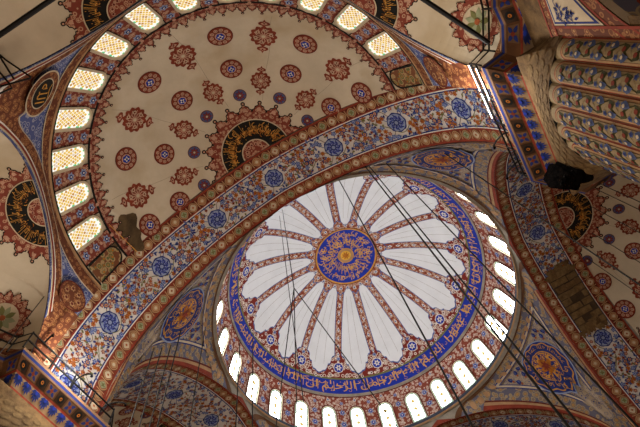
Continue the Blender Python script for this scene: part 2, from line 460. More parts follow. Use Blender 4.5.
# stone lip the windows stand on
pb = PB()
NS = 128
prof = [(11.97, 32.15), (11.80, 31.98), (11.74, 31.62), (11.84, 31.50), (12.0, 31.42), (12.15, 31.2)]
mts = ['grey_stone', 'lead', 'tan', 'grey_stone', 'brown']
for i in range(len(prof) - 1):
    (r0, z0), (r1, z1) = prof[i], prof[i + 1]
    vs = [(r * cos(2 * pi * k / NS), r * sin(2 * pi * k / NS), z) for k in range(NS) for r, z in ((r0, z0), (r1, z1))]
    pb.raw(vs, [[2 * k, 2 * k + 1, (2 * k + 3) % (2 * NS), (2 * k + 2) % (2 * NS)] for k in range(NS)], mts[i])
pb.build('stone_lip', dome)

# ================================================================== GREAT ARCHES
def build_arch(name, label, rotz, bare=None, yo=-15.91):
    root = thing(name, label, 'arch', (0, 0, 0), rotz, 'great pointed arches under the central dome')
    pb = PB(arch_chart)
    N = 110
    YO = yo; pb.rect(-AHALF, AHALF, YO, YI, 'plaster_white', 0, N, 3)
    # outer and inner faces of the arch ring
    for y, d in ((YO, 1.2), (YI, .9)):
        pb.grid(lambda a, b: (-AHALF + ALEN * a, y), N, 1, 'grey_stone', 0)
        b0 = len(pb.v) - 2 * (N + 1)
        for i in range(N + 1):
            x, z, nx, nz = arch_at(-AHALF + ALEN * i / N)
            pb.v[b0 + 2 * i + 1] = (x - nx * d, y, z - nz * d)
    W = YI - YO
    for v0, sgn in ((YO, 1), (YI, -1)):
        def V(d): return v0 + sgn * d
        def band(d0, d1, mt, h): pb.rect(-AHALF, AHALF, V(d0), V(d1), mt, h, N, 1)
        band(0, .12, 'brick_red', 1); band(.12, .86, 'maroon' if sgn > 0 else 'red', 1); band(.74, .82, 'brick_red', 2)
        band(.82, .88, 'white', 2); band(.88, .96, 'blue', 2)
        n = int(ALEN / .70); st = ALEN / n
        for i in range(n):
            u = -AHALF + (i + .5) * st; v = V(.43)
            c = ('bone', 'tan', 'sage')[i % 3]
            pb.star(u, v, lambda t: .315 + .015 * cos(4 * t), 'brown', 2, 16, 1)
            pb.star(u, v, lambda t: .29 + .015 * cos(4 * t), 'tan', 3, 16, 1)
            pb.star(u, v, lambda t: .23 + .02 * cos(4 * t), 'red', 3.5, 16, 1)
            pb.star(u, v, lambda t: .20 + .02 * cos(4 * t), c, 4, 16, 1)
            if i % 3 == 0: pb.disc(u, v, .07, 'rust', 5, 6)
            elif i % 3 == 2:
                for q in range(4): pb.leaf(u, v, q * pi / 2 + .4, .16, .09, 'olive', 5)
            else: pb.disc(u, v, .1, 'bone', 5, 8)
            pb.stroke([(u + st / 2 - .03, V(.16)), (u + st / 2 + .03, V(.70))], .06, 'tan', 2)
    # white field: rosettes in a garland of flowers
    vc = (YO + YI) / 2; hw = W / 2 - 1.0
    step = 4.55; n = int(ALEN / 2 / step)
    for k in range(-n, n + 1):
        u = k * step
        pb.star(u, vc, lambda t: .62 + .025 * cos(8 * t), 'blue', 2, 32, 2)
        pb.star(u, vc, lambda t: .55, 'pale_blue', 3, 24, 2)
        for q in range(8):
            a = q * pi / 4
            pb.stroke([(u + .52 * cos(a), vc + .52 * sin(a)), (u + .3 * cos(a + .5), vc + .3 * sin(a + .5)), (u + .12 * cos(a + .2), vc + .12 * sin(a + .2))], .07, 'blue', 5)
            pb.ring(u + .33 * cos(a + .3), vc + .33 * sin(a + .3), .07, .12, 'royal', 5, 8)
        pb.ring(u, vc, .12, .19, 'blue', 6, 12)
        for s in (-1, 1):                                 # vines between rosettes
            pts = [(u + step * t, vc + s * (.35 + .35 * sin(4 * pi * t + 1.2 * s))) for t in [i / 28 for i in range(29)]]
            pb.stroke(pts, .045, 'olive' if s > 0 else 'steel_blue', 2)
            pts = [(u + step * t, vc + s * (.55 - .38 * cos(2 * pi * t * 3))) for t in [i / 36 for i in range(37)]]
            pb.stroke(pts, .035, 'brown', 2)
        spots = []
        tries = 0
        while len(spots) < 120 and tries < 2500:
            tries += 1
            x = u + (random.random() - .5) * step; y = vc + (random.random() * 2 - 1) * hw
            if hypot(x - u, y - vc) < .84: continue
            if any(hypot(x - a, y - b) < .225 for a, b in spots): continue
            spots.append((x, y))
        for i, (x, y) in enumerate(spots):
            c = i % 7
            if c == 0: pb.flower(x, y, .17, 'rust', 'amber', 4, 6, 'maroon')
            elif c == 3: pb.leaf(x, y, random.random() * 6, .26, .13, 'steel_blue', 4); pb.flower(x, y, .11, 'rust', 'maroon', 5, 5)
            elif c == 1: pb.flower(x, y, .18, 'steel_blue', 'pale_blue', 4, 5, 'royal')
            elif c == 2: pb.flower(x, y, .2, 'blue', 'gold', 4, 7, 'royal')
            elif c == 4: pb.leaf(x - .13, y, random.random() * 6, .32, .13, 'steel_blue', 4); pb.leaf(x, y, random.random() * 6, .24, .12, 'blue', 5)
            elif c == 5: pb.flower(x, y, .14, 'brick_red', 'pink', 4, 5)
            else: pb.leaf(x, y - .1, random.random() * 6, .3, .12, 'rust', 4); pb.leaf(x, y, random.random() * 6, .24, .12, 'olive', 5)
    if bare:                                              # plaster fallen, stone courses showing
        u0, u1 = bare; v0, v1 = YO + .95, YI - .9
        pb.rect(u0, u1, v0, v1, 'mortar', 12, 60, 2)
        u = u0; r = 0
        while u < u1:
            v = v0 + (.0 if r % 2 else -.35)
            while v < v1:
                a, b = max(v, v0) + .03, min(v + .8, v1) - .03
                if b - a > .15 and random.random() < .97:
                    j = lambda: (random.random() - .5) * .07
                    pb.poly([(u + .03 + j(), a), (u + .47 + j(), a), (u + .48 + j(), b), (u + .03 + j(), b)], random.choice(('block_stone', 'block_stone', 'rough_stone', 'block_dark')), 14 + random.randint(0, 6))
                v += .55 + random.random() * .4
            u += .53; r += 1
        for i in range(40):                               # ragged edge of the remaining painting
            pb.star((u0 if i % 2 else u1) + (random.random() - .5) * .6, v0 + random.random() * (v1 - v0), lambda t: .22 + .07 * cos(3 * t), ('rough_stone', 'block_stone')[i // 2 % 2], 13 + i % 5, 12, 1)
    pb.build('painted_soffit', root)
    return root
build_arch('great_arch', 'brightest pointed arch, white floral underside sweeping above the cream half dome', 0)
build_arch('great_arch', 'dim pointed arch whose painted underside has lost plaster to bare stone blocks', pi / 2, bare=(3.4, 8.0))
build_arch('great_arch', 'pointed arch behind the hanging cables, lower left, above a railed ledge', -pi / 2, yo=-17.6)
build_arch('great_arch', 'far pointed arch whose rim grazes the bottom edge below the window ring', pi)

# ================================================================== PENDENTIVES
def pend_geo(phi):
    """phi measured from the corner diagonal (-pi/4..pi/4) -> bottom (rho, z)"""
    t = pi / 4 - abs(phi); x = 12.0 * math.tan(t); rho = 12.0 / cos(t)
    return rho, arch_z(min(x, AA)), (max(0, x - AA) / (12.0 - AA) * 2.9)
def sphz(r): return 20 + sqrt(max(0, 290 - r * r))
RT, ZT = 11.86, 31.52
def pend_pt(phi, s, h=0, corner=-pi / 4):
    rb, zb, dz = pend_geo(phi); r = rb + (RT - rb) * s
    z = sphz(r) + (zb - sphz(rb)) * (1 - s) ** 3 + (ZT - sphz(RT)) * s - dz * max(0, 1 - s * 5)
    a = corner + phi; r -= h * .8; z -= h * .6
    return (r * cos(a), r * sin(a), z)
def build_pend(label, rotz):
    root = thing('pendentive', label, 'pendentive', (0, 0, 0), rotz, 'curved triangles carrying the central dome')
    NU = 120
    phis = [-pi / 4 + pi / 2 * i / NU for i in range(NU + 1)]
    def length(phi):
        p = [pend_pt(phi, i / 16) for i in range(17)]
        acc = [0]
        for a, b in zip(p, p[1:]): acc.append(acc[-1] + math.dist(a, b))
        return acc
    LEN = {p: length(p) for p in phis}
    def s_of(acc, w):
        if w <= 0: return 0
        for i in range(16):
            if acc[i + 1] >= w: return (i + (w - acc[i]) / (acc[i + 1] - acc[i])) / 16
        return 1
    def side(phi): return 0
    pb = PB()
    pb.m = lambda u, v, h: pend_pt(u, v, h)
    pb.grid(lambda a, b: (-pi / 4 + pi / 2 * a, b), NU, 24, 'pendentive_lace', 0)
    # borders parallel to the two arches and to the ring, set out in plan
    def plan(x, c, sg):                                    # c metres in from the arch plane, x along it
        y = 12.0 - c; r = hypot(x, y); phi = sg * (pi / 4 - atan2(x, y)); rb, zb, dz = pend_geo(phi)
        return phi, max(0.0, min(1.0, (r - rb) / (RT - rb)))
    def edge(c0, c1, mt, h, e=.02):
        for sg in (-1, 1):
            def fu(a, b):
                c = c0 + (c1 - c0) * b; y = 12.0 - c; x0 = sqrt(max(0, (RT + e) ** 2 - y * y))
                x1 = min(y, sqrt(15.4 ** 2 - y * y)) if e > .1 else y
                return plan(x0 + (x1 - x0) * a, c, sg)
            pb.grid(fu, 70, 2, mt, h)
    edge(0, .08, 'brick_red', 5); edge(.08, .15, 'tan', 6); edge(.15, .19, 'maroon', 7); edge(.19, .62, 'border_lace', 4)
    edge(.62, .67, 'blue', 6, .6); edge(.67, .76, 'bone', 7, .72); edge(.76, .80, 'blue', 8, .85)
    def topb(e0, e1, mt, h, cut=0.0):
        def fu(a, b):
            r = RT + e0 + (e1 - e0) * b; m = pi / 4 - (math.acos(min(1, (12.0 - cut) / r)) if r > 12.0 - cut else 0)
            phi = m * (2 * a - 1); rb, zb, dz = pend_geo(phi); return phi, max(0.0, min(1.0, (r - rb) / (RT - rb)))
        pb.grid(fu, NU, 2, mt, h)
    topb(0, .22, 'grey_stone', 9); topb(.22, .3, 'brown', 10); topb(.3, .72, 'border_lace', 8); topb(.72, .77, 'blue', 9, .66); topb(.77, .87, 'bone', 9, .72); topb(.87, .91, 'blue', 10, .78)
    # dots of the ring border
    for i in range(26):
        phi = -pi / 4 + pi / 2 * (i + .5) / 26; acc = LEN[phis[min(NU, max(0, round((phi + pi / 4) / (pi / 2) * NU)))]]
        if acc[-1] < 1.6: continue
        s = s_of(acc, acc[-1] - .95)
        q = PB(); c0 = pend_pt(phi, s)
        pb.star(0, 0, lambda t: 1, 'tan', 11, 10, 1)
        n_ = 11 * 2
        for j in range(n_):
            t = 2 * pi * (j // 2) / 10; rr = .24 * (j % 2)
            pb.v[len(pb.v) - n_ + j] = pend_pt(phi + rr * cos(t) / 12.5, s + rr * sin(t) / max(acc[-1], .5), .13)
    # lattice of buds in the field
    RHO0 = 14.0
    loc = lambda x, y, h: pend_loc(x, y, h)
    def pend_loc(x, y, h):
        r = RHO0 - y * .60; phi = x / r
        rb, zb, dz = pend_geo(phi); s = (r - rb) / (RT - rb)
        return pend_pt(phi, max(0, min(1, s)), h)
    pb.m = pend_loc
    for i in range(-9, 10):
        for j in range(-8, 8):
            x = i * .62 + (.31 if j % 2 else 0); y = j * .55
            r = RHO0 - y * .6; phi = x / r
            rb, zb, dz = pend_geo(phi)
            if rb - r < 0: continue
            if hypot(x, y) < 2.0 or 12.0 - r * cos(pi / 4 - abs(phi)) < .95 or r - RT < 1.02 or r > 15.3: continue
            pb.leaf(x, y - .22, pi / 2 + (.4 if i % 2 else -.4), .46, .32, 'blue', 6)
            pb.leaf(x, y - .12, pi / 2 + (.4 if i % 2 else -.4), .24, .12, 'steel_blue', 7)
            pb.disc(x, y - .26, .09, 'rust', 7, 6)
    pb.build('painted_shell', root)
    md = PB(pend_loc)
    md.star(0, 0, lambda t: 1.86, 'pale_blue', 13, 40, 5); md.star(0, 0, lambda t: 1.78, 'blue', 14, 40, 5)
    md.star(0, 0, lambda t: 1.66 + .06 * cos(12 * t), 'gold', 15, 96, 4); md.star(0, 0, lambda t: 1.58 + .06 * cos(12 * t), 'blue', 16, 96, 4)
    ring_text(md, 'قل هو الله احد الله الصمد لم يلد ولم يولد', 0, 0, 1.08, 1.58, 'gold', 18, 0, 2 * pi * .97)
    md.ring(0, 0, .98, 1.06, 'gold', 17, 32); md.star(0, 0, lambda t: .94, 'medal_lace', 17, 24, 2)
    for i in range(12): md.disc(.78 * cos(i * pi / 6), .78 * sin(i * pi / 6), .09, 'blue', 18, 6)
    md.star(0, 0, lambda t: .55 + .04 * cos(8 * t), 'amber', 19, 32, 2)
    for i in range(8): md.leaf(0, 0, i * pi / 4, .42, .14, 'brick_red', 21)
    md.build('calligraphy_medallion', root)['label'] = 'round blue and gold lettered medallion'
    return root
build_pend('stone coloured pendentive with an oval gold medallion under the arch crown, beside the black rail', 0)
build_pend('dark patterned pendentive, whole blue and gold roundel, below the window ring', pi / 2)
build_pend('pendentive with tall oval medallion beside the brightest arch, behind hanging cables', -pi / 2)
build_pend('pendentive at the far corner, mostly below the bottom edge', pi)

# ================================================================== HALF DOMES
SY, SZ, SR = -15.95, 20.85, 10.0
HC = (0, SY, SZ)
TB, TT = rad(75), rad(60)
def cartouche(pb, s, h=2):
    def lobe(t): return s * (.60 + .05 * abs(cos(6 * t)) + .03 * cos(12 * t))
    pb.star(0, 0, lobe, 'red', h, 48, 3)
    for q in range(12):
        a = q * pi / 6
        pb.stroke([(s * .08 * cos(a), s * .08 * sin(a)), (s * .3 * cos(a + .35), s * .3 * sin(a + .35)), (s * .5 * cos(a), s * .5 * sin(a))], .055 * s, 'pink', h + 2)
    for q in range(6):
        a = q * pi / 3 + .3; pb.ring(s * .38 * cos(a), s * .38 * sin(a), s * .06, s * .105, 'bone', h + 2, 8)
    pb.disc(0, 0, s * .09, 'bone', h + 3, 8)
    for sg in (-1, 1):
        pts = [(0, .64), (.1, .68), (.26, .74), (.28, .85), (.18, .93), (.07, .95), (0, 1.10), (-.07, .95), (-.18, .93), (-.28, .85), (-.26, .74), (-.1, .68)]
        pb.poly([(x * s, sg * y * s) for x, y in pts][::sg], 'red', h)
        pb.poly([(x * s * .55, sg * (.83 + (y - .83) * .5) * s) for x, y in pts][::sg], 'pink', h + 1)
        pb.disc(0, sg * .84 * s, .05 * s, 'maroon', h + 2, 6)
def roundel(pb, r, h=2):
    pb.disc(0, 0, r, 'maroon', h, 32, 3); pb.disc(0, 0, r * .93, 'red', h + 1, 32, 3)
    for q in range(10):
        a = q * pi / 5; pb.ring(r * .68 * cos(a), r * .68 * sin(a), r * .09, r * .17, 'pink', h + 3, 10)
        pb.disc(r * .68 * cos(a), r * .68 * sin(a), r * .05, 'bone', h + 3, 6)
    pb.ring(0, 0, r * .44, r * .5, 'maroon', h + 3, 24); pb.disc(0, 0, r * .43, 'pink', h + 3, 20, 2)
    pb.star(0, 0, lambda t: r * (.33 + .03 * cos(6 * t)), 'royal', h + 4, 24, 2)
    for q in range(4): pb.leaf(0, 0, q * pi / 2, r * .26, r * .16, 'white', h + 6)
    pb.disc(0, 0, r * .1, 'blue', h + 7, 8)
def small_roundel(pb, r, h=2):
    pb.disc(0, 0, r, 'maroon', h, 24, 2); pb.disc(0, 0, r * .9, 'slate', h + 1, 24, 2)
    for q in range(8):
        a = q * pi / 4; pb.leaf(r * .15 * cos(a), r * .15 * sin(a), a, r * .7, r * .3, 'red', h + 3)
    pb.ring(0, 0, r * .55, r * .62, 'blue', h + 4, 20); pb.disc(0, 0, r * .16, 'bone', h + 4, 8)
def scallop(pb, x, y, w, d, ang, h, knob=True):
    """one hanging palmette, point along ang"""
    c, s = cos(ang), sin(ang)
    T = lambda a, b: (x + c * a - s * b, y + s * a + c * b)
    o = [(0, -.5), (.25, -.52), (.35, -.38), (.6, -.33), (.72, -.14), (.9, -.08), (.9, .08), (.72, .14), (.6, .33), (.35, .38), (.25, .52), (0, .5)]
    pb.poly([T(a * d * 1.06 + .0, b * w * 1.04) for a, b in o], 'black', h)
    pb.poly([T(a * d * .93, b * w * .88) for a, b in o], 'red_lace', h + 1)
    pb.poly([T(d * a, w * b) for a, b in ((.15, -.18), (.45, -.14), (.6, 0), (.45, .14), (.15, .18))], 'pink', h + 2)
    if knob:
        kx, ky = T(d * 1.02, 0); pb.disc(kx, ky, w * .17, 'black', h, 8); pb.disc(kx, ky, w * .08, 'pink', h + 1, 6)
def half_medallion(pb, k, h=2, step=18):
    """lettered half disc with a scalloped fringe, drawn for y > 0; k = scale"""
    pb.clip = lambda u, v: (u, max(v, .0))
    pb.ring(0, 0, 2.2 * k, 2.78 * k, 'red_lace', h, 40, 0, pi)
    n = int(180 / step)
    for i in range(n + 1):
        a = rad(i * 180 / n); scallop(pb, 2.70 * k * cos(a), 2.70 * k * sin(a), .84 * k, .62 * k, a, h)
    pb.ring(0, 0, .95 * k, 2.24 * k, 'black', h + 3, 40, 0, pi)
    pb.ring(0, 0, 2.2 * k, 2.27 * k, 'bone', h + 4, 40, 0, pi)
    ring_text(pb, 'ان الله وملايكته يصلون علي النبي يا ايها الذين امنوا', 0, 0, 1.08 * k, 2.16 * k, 'gold', h + 5, .05, pi - .05)
    ring_text(pb, 'اللهم صل علي محمد وعلي ال محمد كما صليت علي ابراهيم انك حميد مجيد', 0, 0, 1.25 * k, 1.75 * k, 'amber', h + 4.6, .12, pi - .12)
    for i in range(26):
        a = random.random() * pi; r = (1.15 + random.random() * .85) * k
        pb.stroke([(r * cos(a) + .16 * k * cos(q + a), r * sin(a) + .16 * k * sin(q + a)) for q in [j * .6 for j in range(6)]], .045 * k, random.choice(('amber', 'gold')), h + 4)
    pb.ring(0, 0, 0, .95 * k, 'red_lace', h + 3, 24, 0, pi); pb.ring(0, 0, .88 * k, .95 * k, 'bone', h + 4, 24, 0, pi)
    for i in range(7):
        a = pi * (i + .5) / 7; pb.flower(.62 * k * cos(a), .62 * k * sin(a), .13 * k, 'pink', 'maroon', h + 5, 6)
    pb.clip = None
NB, BS = 15, rad(12.35)
EX_D, EX_W, EX_Z, EX_H, EX_N = 9.5, 4.75, 17.5, 4.2, 4.2
EXA = (-150, -90, -30)
def span_bottom(az):
    best = None
    for e in EXA:
        d = az - rad(e)
        if abs(d) < rad(30.01):
            t = EX_D * math.tan(d)
            if abs(t) <= EX_W: return EX_D / cos(d), EX_Z + EX_H * sqrt(max(0, 1 - (t / EX_W) ** 2))
    return hypot(EX_D, EX_W), EX_Z
RS, ZS = SR * sin(TB), SZ + SR * cos(TB)
def span_pt(az, s, h=0):
    rb, zb = span_bottom(az); r = rb + (RS - rb) * s - h
    return (r * cos(az), SY + r * sin(az), zb + (ZS - .25 - zb) * s - h * .3)

def build_half(label, rotz):
    root = thing('half_dome', label, 'half dome', (0, 0, 0), rotz, 'half dome')
    del root['group']
    pol = sph_polar(HC, SR)
    pb = PB(pol)
    pb.rect(-pi, 0, 0, TT + .02, 'cream', 0, 80, 26)
    pb.rect(-pi, 0, TT, TB, 'bone', 0, 90, 8)
    pb.rect(-pi, 0, TT - .002, TT + .012, 'black', 3, 90, 1)
    # fringe of palmettes above the windows
    pb.rect(-pi, 0, TT - .028, TT, 'red_lace', 2, 90, 1)
    n = 54
    for i in range(n):
        a = -pi + pi * (i + .5) / n
        pb.m = sph_chart(HC, SR, a, TT - .02); scallop(pb, 0, 0, .52, .62 if i % 2 else .5, pi / 2, 3, i % 2 == 1)
    pb.m = pol
    # painted piers between the windows
    for k in range(-8, 8):
        a = -pi / 2 + (k + .5) * BS
        pb.m = sph_chart(HC, SR, a, (TT + TB) / 2)
        if -pi < a < 0:
            pb.rect(-.42, .42, -1.28, 1.26, 'red_lace', 2, 2, 4)
            for x in (-.42, .42): pb.rect(x - .025, x + .025, -1.28, 1.26, 'black', 4, 1, 4)
            for y in (-.85, 0, .85):
                pb.flower(0, y, .24, 'pale_blue', 'blue', 4, 6, 'white'); pb.disc(0, y + .42, .1, 'pink', 4, 6)
    pb.m = pol
    pb.rect(-pi, 0, TB - .012, TB, 'black', 3, 90, 1)
    # moulding under the windows
    for t0, t1, mt, h in ((0, .02, 'tan', 4), (.02, .035, 'white', 5), (.035, .06, 'brick_red', 4), (.06, .08, 'brown', 3)):
        pb.rect(-pi, 0, TB + t0, TB + t1, mt, h, 90, 1)
    # thin cracks
    for k in range(5):
        a = -pi + pi * (k + .5) / 5 + .05
        pb.grid(lambda s, t: (a + (t - .5) * .018 / (SR * sin(.35 + .6 * s)) + .01 * sin(9 * s + k), .35 + .6 * s), 16, 1, 'grey_stone', .8)
    # edge towards the great arch
    pts = [(SR * cos(t), SZ + SR * sin(t)) for t in [pi * i / 60 for i in range(61)]]
    vs, fs = [], []
    for x, z in pts:
        xa = x * 1.13; vs += [(x, SY + .01, z), (xa, SY + .01, max(z, arch_z(min(abs(xa), AA)) + .3))]
    for i in range(60): fs.append([2 * i, 2 * i + 1, 2 * i + 3, 2 * i + 2])
    pb.raw(vs, fs, 'grey_stone')
    pb.build('half_dome_shell', root)
    # painted medallions
    for k in range(5):
        a = rad(-162 + 36 * k)
        for th, s in ((45.5, 1.12), (27.6, .92)):
            q = PB(sph_chart(HC, SR, a, rad(th))); cartouche(q, s); q.build('lobed_medallion', root)
    for k in range(6):
        a = rad(-180 + 36 * k)
        for th, r, fn, nm in ((46.8, .68, roundel, 'round_medallion'), (33.2, .64, roundel, 'round_medallion'), (22.6, .40, small_roundel, 'small_medallion')):
            aa = a + (rad(3.2) if k == 0 else -rad(3.2) if k == 5 else 0)
            q = PB(sph_chart(HC, SR, aa, rad(th))); fn(q, r); q.build(nm, root)
    q = PB(sph_chart(HC, SR, rad(90), 0.0)); half_medallion(q, 1.0); q.build('calligraphy_medallion', root)['label'] = 'black half disc of gold lettering with scalloped fringe at the crown'
    # windows
    fm, pm = None, None
    for k in range(-7, 8):
        a = -pi / 2 + k * BS; th = (TT + TB) / 2
        fr = PB(sph_chart(HC, SR, a, th))
        if abs(k) == 7:
            frame_strip(fr, 1.02, 1.16, -1.12, 1.14, 0, 'black', 1, 5)
            arched_fill(fr, 1.02, -1.12, 1.07, 'blind_lace', 3)
            for i in range(7): fr.flower((-.25, .25, 0)[i % 3], -.8 + i * .26, .13, 'olive', 'amber', 4, 5)
            fr.build('blind_window', root)['label'] = 'blind arched panel painted with foliage'
            continue
        frame_strip(fr, .98, 1.24, -1.24, 1.14, 0, 'bone', 0, 8)
        frame_strip(fr, 1.20, 1.27, -1.24, 1.17, 0, 'black', 0, 6)
        fo = fr.build('stained_window', root)
        pn = PB(sph_chart(HC, SR, a, th))
        arched_fill(pn, 1.0, -1.24, 1.02, 'glass_white', 1, 10)
        nx, ny = 5, 13
        for j in range(ny):
            for i in range(nx):
                x = -.36 + .18 * i + (.09 if j % 2 else 0); y = -1.02 + j * .142
                lim = .36 if y < .52 else sqrt(max(0, .42 ** 2 - (y - .52) ** 2)) - .06
                if abs(x) > lim: continue
                m = 'glass_yellow' if (i + j) % 4 else 'glass_orange'
                pn.poly([(x, y + .105), (x + .082, y), (x, y - .105), (x - .082, y)], m if random.random() < .85 else 'glass_pink', 2.5)
        o1 = arched(.98, -1.22, 1.0, 10); o2 = arched(.84, -1.14, .93, 10)
        for i in range(len(o1)):
            j = (i + 1) % len(o1)
            sub = 6 if i in (0, 1, len(o1) - 1) else 1
            for q in range(sub):
                if (i + q) % 2: continue
                f = lambda o, t: (o[i][0] + (o[j][0] - o[i][0]) * t, o[i][1] + (o[j][1] - o[i][1]) * t)
                t0, t1 = q / sub + .1 / sub, (q + .8) / sub
                pn.poly([f(o1, t0), f(o1, t1), f(o2, t1), f(o2, t0)], ('glass_green', 'glass_yellow', 'glass_green')[(i + q // 2) % 3], 2.5)
        po = pn.build('pane', root); po.parent = fo
    # spandrels above the exedra arches
    sp = PB(lambda u, v, h: span_pt(u, v, h))
    NU = 180
    sp.grid(lambda a, b: (-pi + pi * a, b), NU, 8, 'blue_lace', 0)
    def slen(az):
        return max(.05, math.dist(span_pt(az, 0), span_pt(az, 1)))
    def sedge(d0, d1, mt, h):
        def fu(a, b):
            az = -pi + pi * a; rb, zb = span_bottom(az)
            k = 1 + 2.2 * max(0, 1 - (zb - EX_Z) / 2.6) ** 1.5
            return az, min(.97, (d0 + (d1 - d0) * b) * k / slen(az))
        if mt == 'brown_lace': sp.grid(fu, NU, 2, mt, h)
        else: sp.grid(lambda a, b: fu(.035 + .93 * a, b), NU, 2, mt, h)
    for a0, a1 in ((-pi, -pi + .14), (-.14, 0)): sp.grid(lambda a, b: (a0 + (a1 - a0) * a, .6 * b), 8, 3, 'brown_lace', 4.5)
    def stop(d0, d1, mt, h):
        sp.grid(lambda a, b: (-pi + pi * a, max(0.0, 1 - (d0 + (d1 - d0) * b) / slen(-pi + pi * a))), NU, 1, mt, h)
    stop(0, .6, 'brown_lace', 3); stop(.6, .67, 'bone', 4)
    sedge(0, .14, 'blue_lace', 5); sedge(.12, .24, 'bone', 6); sedge(.24, .38, 'brick_red', 7); sedge(.38, .46, 'white', 8); sedge(.46, 1.05, 'brown_lace', 6); sedge(1.05, 1.1, 'bone', 7)
    so = sp.build('spandrel', root)
    for az in (-118, -62, -175, -5):
        def mloc(x, y, h, az=rad(az)):
            a2 = az - x / 9.75; s = (.65 if abs(az + pi / 2) < 1 else .66) + y / 5.7
            p0, p1 = span_pt_b(a2, az, h), span_pt_t(a2, h)
            return tuple(p0[i] + (p1[i] - p0[i]) * s for i in range(3))
        md = PB(mloc)
        if az in (-118, -62):
            md.disc(0, 0, 1.05, 'brown_lace', 10, 32, 3); md.ring(0, 0, 1.0, 1.07, 'bone', 11, 32); md.ring(0, 0, .66, .71, 'bone', 12, 32); md.disc(0, 0, .67, 'black', 11, 32, 2)
            P, w = text_polys('الله'); md.tris(P, lambda x, y: (-.45 + .9 * x / w, -.36 + .72 * y), 'gold', 13)
            md.stroke([(-.42 + .07 * i, .45 - .06 * sin(i * .5)) for i in range(12)], .05, 'gold', 13)
            o = md.build('round_medallion', root); o['label'] = 'black roundel with gold lettering'
        else:
            md.disc(0, 0, .8, 'brown_lace', 6, 32, 3); md.ring(0, 0, .74, .8, 'maroon', 8, 32)
            for i in range(6): md.flower(.42 * cos(i * pi / 3), .42 * sin(i * pi / 3), .16, 'tan', 'maroon', 7, 6)
            o = md.build('round_medallion', root); o['label'] = 'brown lace roundel'
        o.parent = so
    return root
def span_pt_b(a2, az, h):
    """flat-bottom helper so that roundels sit across an arch edge without folding"""
    r = 10.35 - h; return (r * cos(a2), SY + r * sin(a2), EX_Z + .2)
def span_pt_t(a2, h):
    r = RS - h; return (r * cos(a2), SY + r * sin(a2), ZS - .25)
build_half('cream half dome with red medallions and a row of bright stained windows', 0)
build_half('dim cream half dome with red medallions beyond the bare stone arch', pi / 2)
build_half('half dome mostly hidden below the lower left arch behind the cables', -pi / 2).location.x = -1.7

# ================================================================== EXEDRAS (small half domes under the big one)
def ex_frame(e):
    a = rad(e); n = (cos(a), sin(a)); t = (-sin(a), cos(a))
    return n, t, (EX_D * n[0], SY + EX_D * n[1])
def build_exedra(e, label, green_side=0, rotz=0):
    n, t, c = ex_frame(e)
    root = thing('exedra', label, 'small half dome', (0, 0, 0), rotz, None)
    def E(psi, th, h=0):
        a, b, z = (EX_W - h) * sin(th) * cos(psi), (EX_N - h) * sin(th) * sin(psi), EX_Z + (EX_H - h) * cos(th)
        return (c[0] + t[0] * a + n[0] * b, c[1] + t[1] * a + n[1] * b, z)
    pb = PB(lambda u, v, h: E(u, v, h))
    pb.rect(0, pi, 0, pi / 2, 'cream', 0, 48, 20)
    # short drum under the shell
    vs, fs = [], []
    for i in range(49):
        p = E(rad(30) + rad(120) * i / 48, pi / 2); vs += [p, (p[0], p[1], p[2] - 1.6)]
    for i in range(48): fs.append([2 * i, 2 * i + 1, 2 * i + 3, 2 * i + 2])
    pb.raw(vs, fs, 'cream')
    pb.rect(0, pi, pi / 2 - .14, pi / 2 - .05, 'brown_lace', 2, 48, 1)
    pb.build('exedra_shell', root)
    def pol(x, y, h):
        d = hypot(x, y); return E(atan2(y, x), d / 4.35, h)
    md = PB(pol); half_medallion(md, .66, 2, 20)
    md.build('calligraphy_medallion', root)['label'] = 'black half disc of gold lettering'
    for s in (-1, 1):
        if s != green_side and green_side != 2: continue
        ps = rad(24) if s > 0 else pi - rad(24)
        def ch(x, y, h, ps=ps): return E(ps + x / 4.4, 1.12 - y / 4.4, h)
        g = PB(ch)
        g.disc(0, 0, 1.05, 'red_lace', 2, 28, 3)
        for i in range(14): scallop(g, 1.0 * cos(i * pi / 7), 1.0 * sin(i * pi / 7), .46, .34, i * pi / 7, 2, False)
        g.disc(0, 0, .72, 'bone', 4, 24, 2)
        for i in range(9):
            a = i * 2 * pi / 9; g.leaf(.1 * cos(a), .1 * sin(a), a, .52, .28, 'olive' if i % 2 else 'sage', 5)
        g.disc(0, 0, .14, 'rust', 7, 8)
        g.build('leaf_medallion', root)['label'] = 'green leaf medallion with scalloped red fringe'
    return root
build_exedra(-150, 'small cream half dome at the left edge, black lettered half disc, beside the stained windows', -1)
build_exedra(-90, 'small cream half dome at the top left corner, crossed by a thick dark rod', 0)
build_exedra(-30, 'small cream half dome at the top right of the stained windows, beside the fluted pier', 1)
build_exedra(-150, 'small dim half dome tucked behind the black bundle and fluted pier', 0, pi / 2)

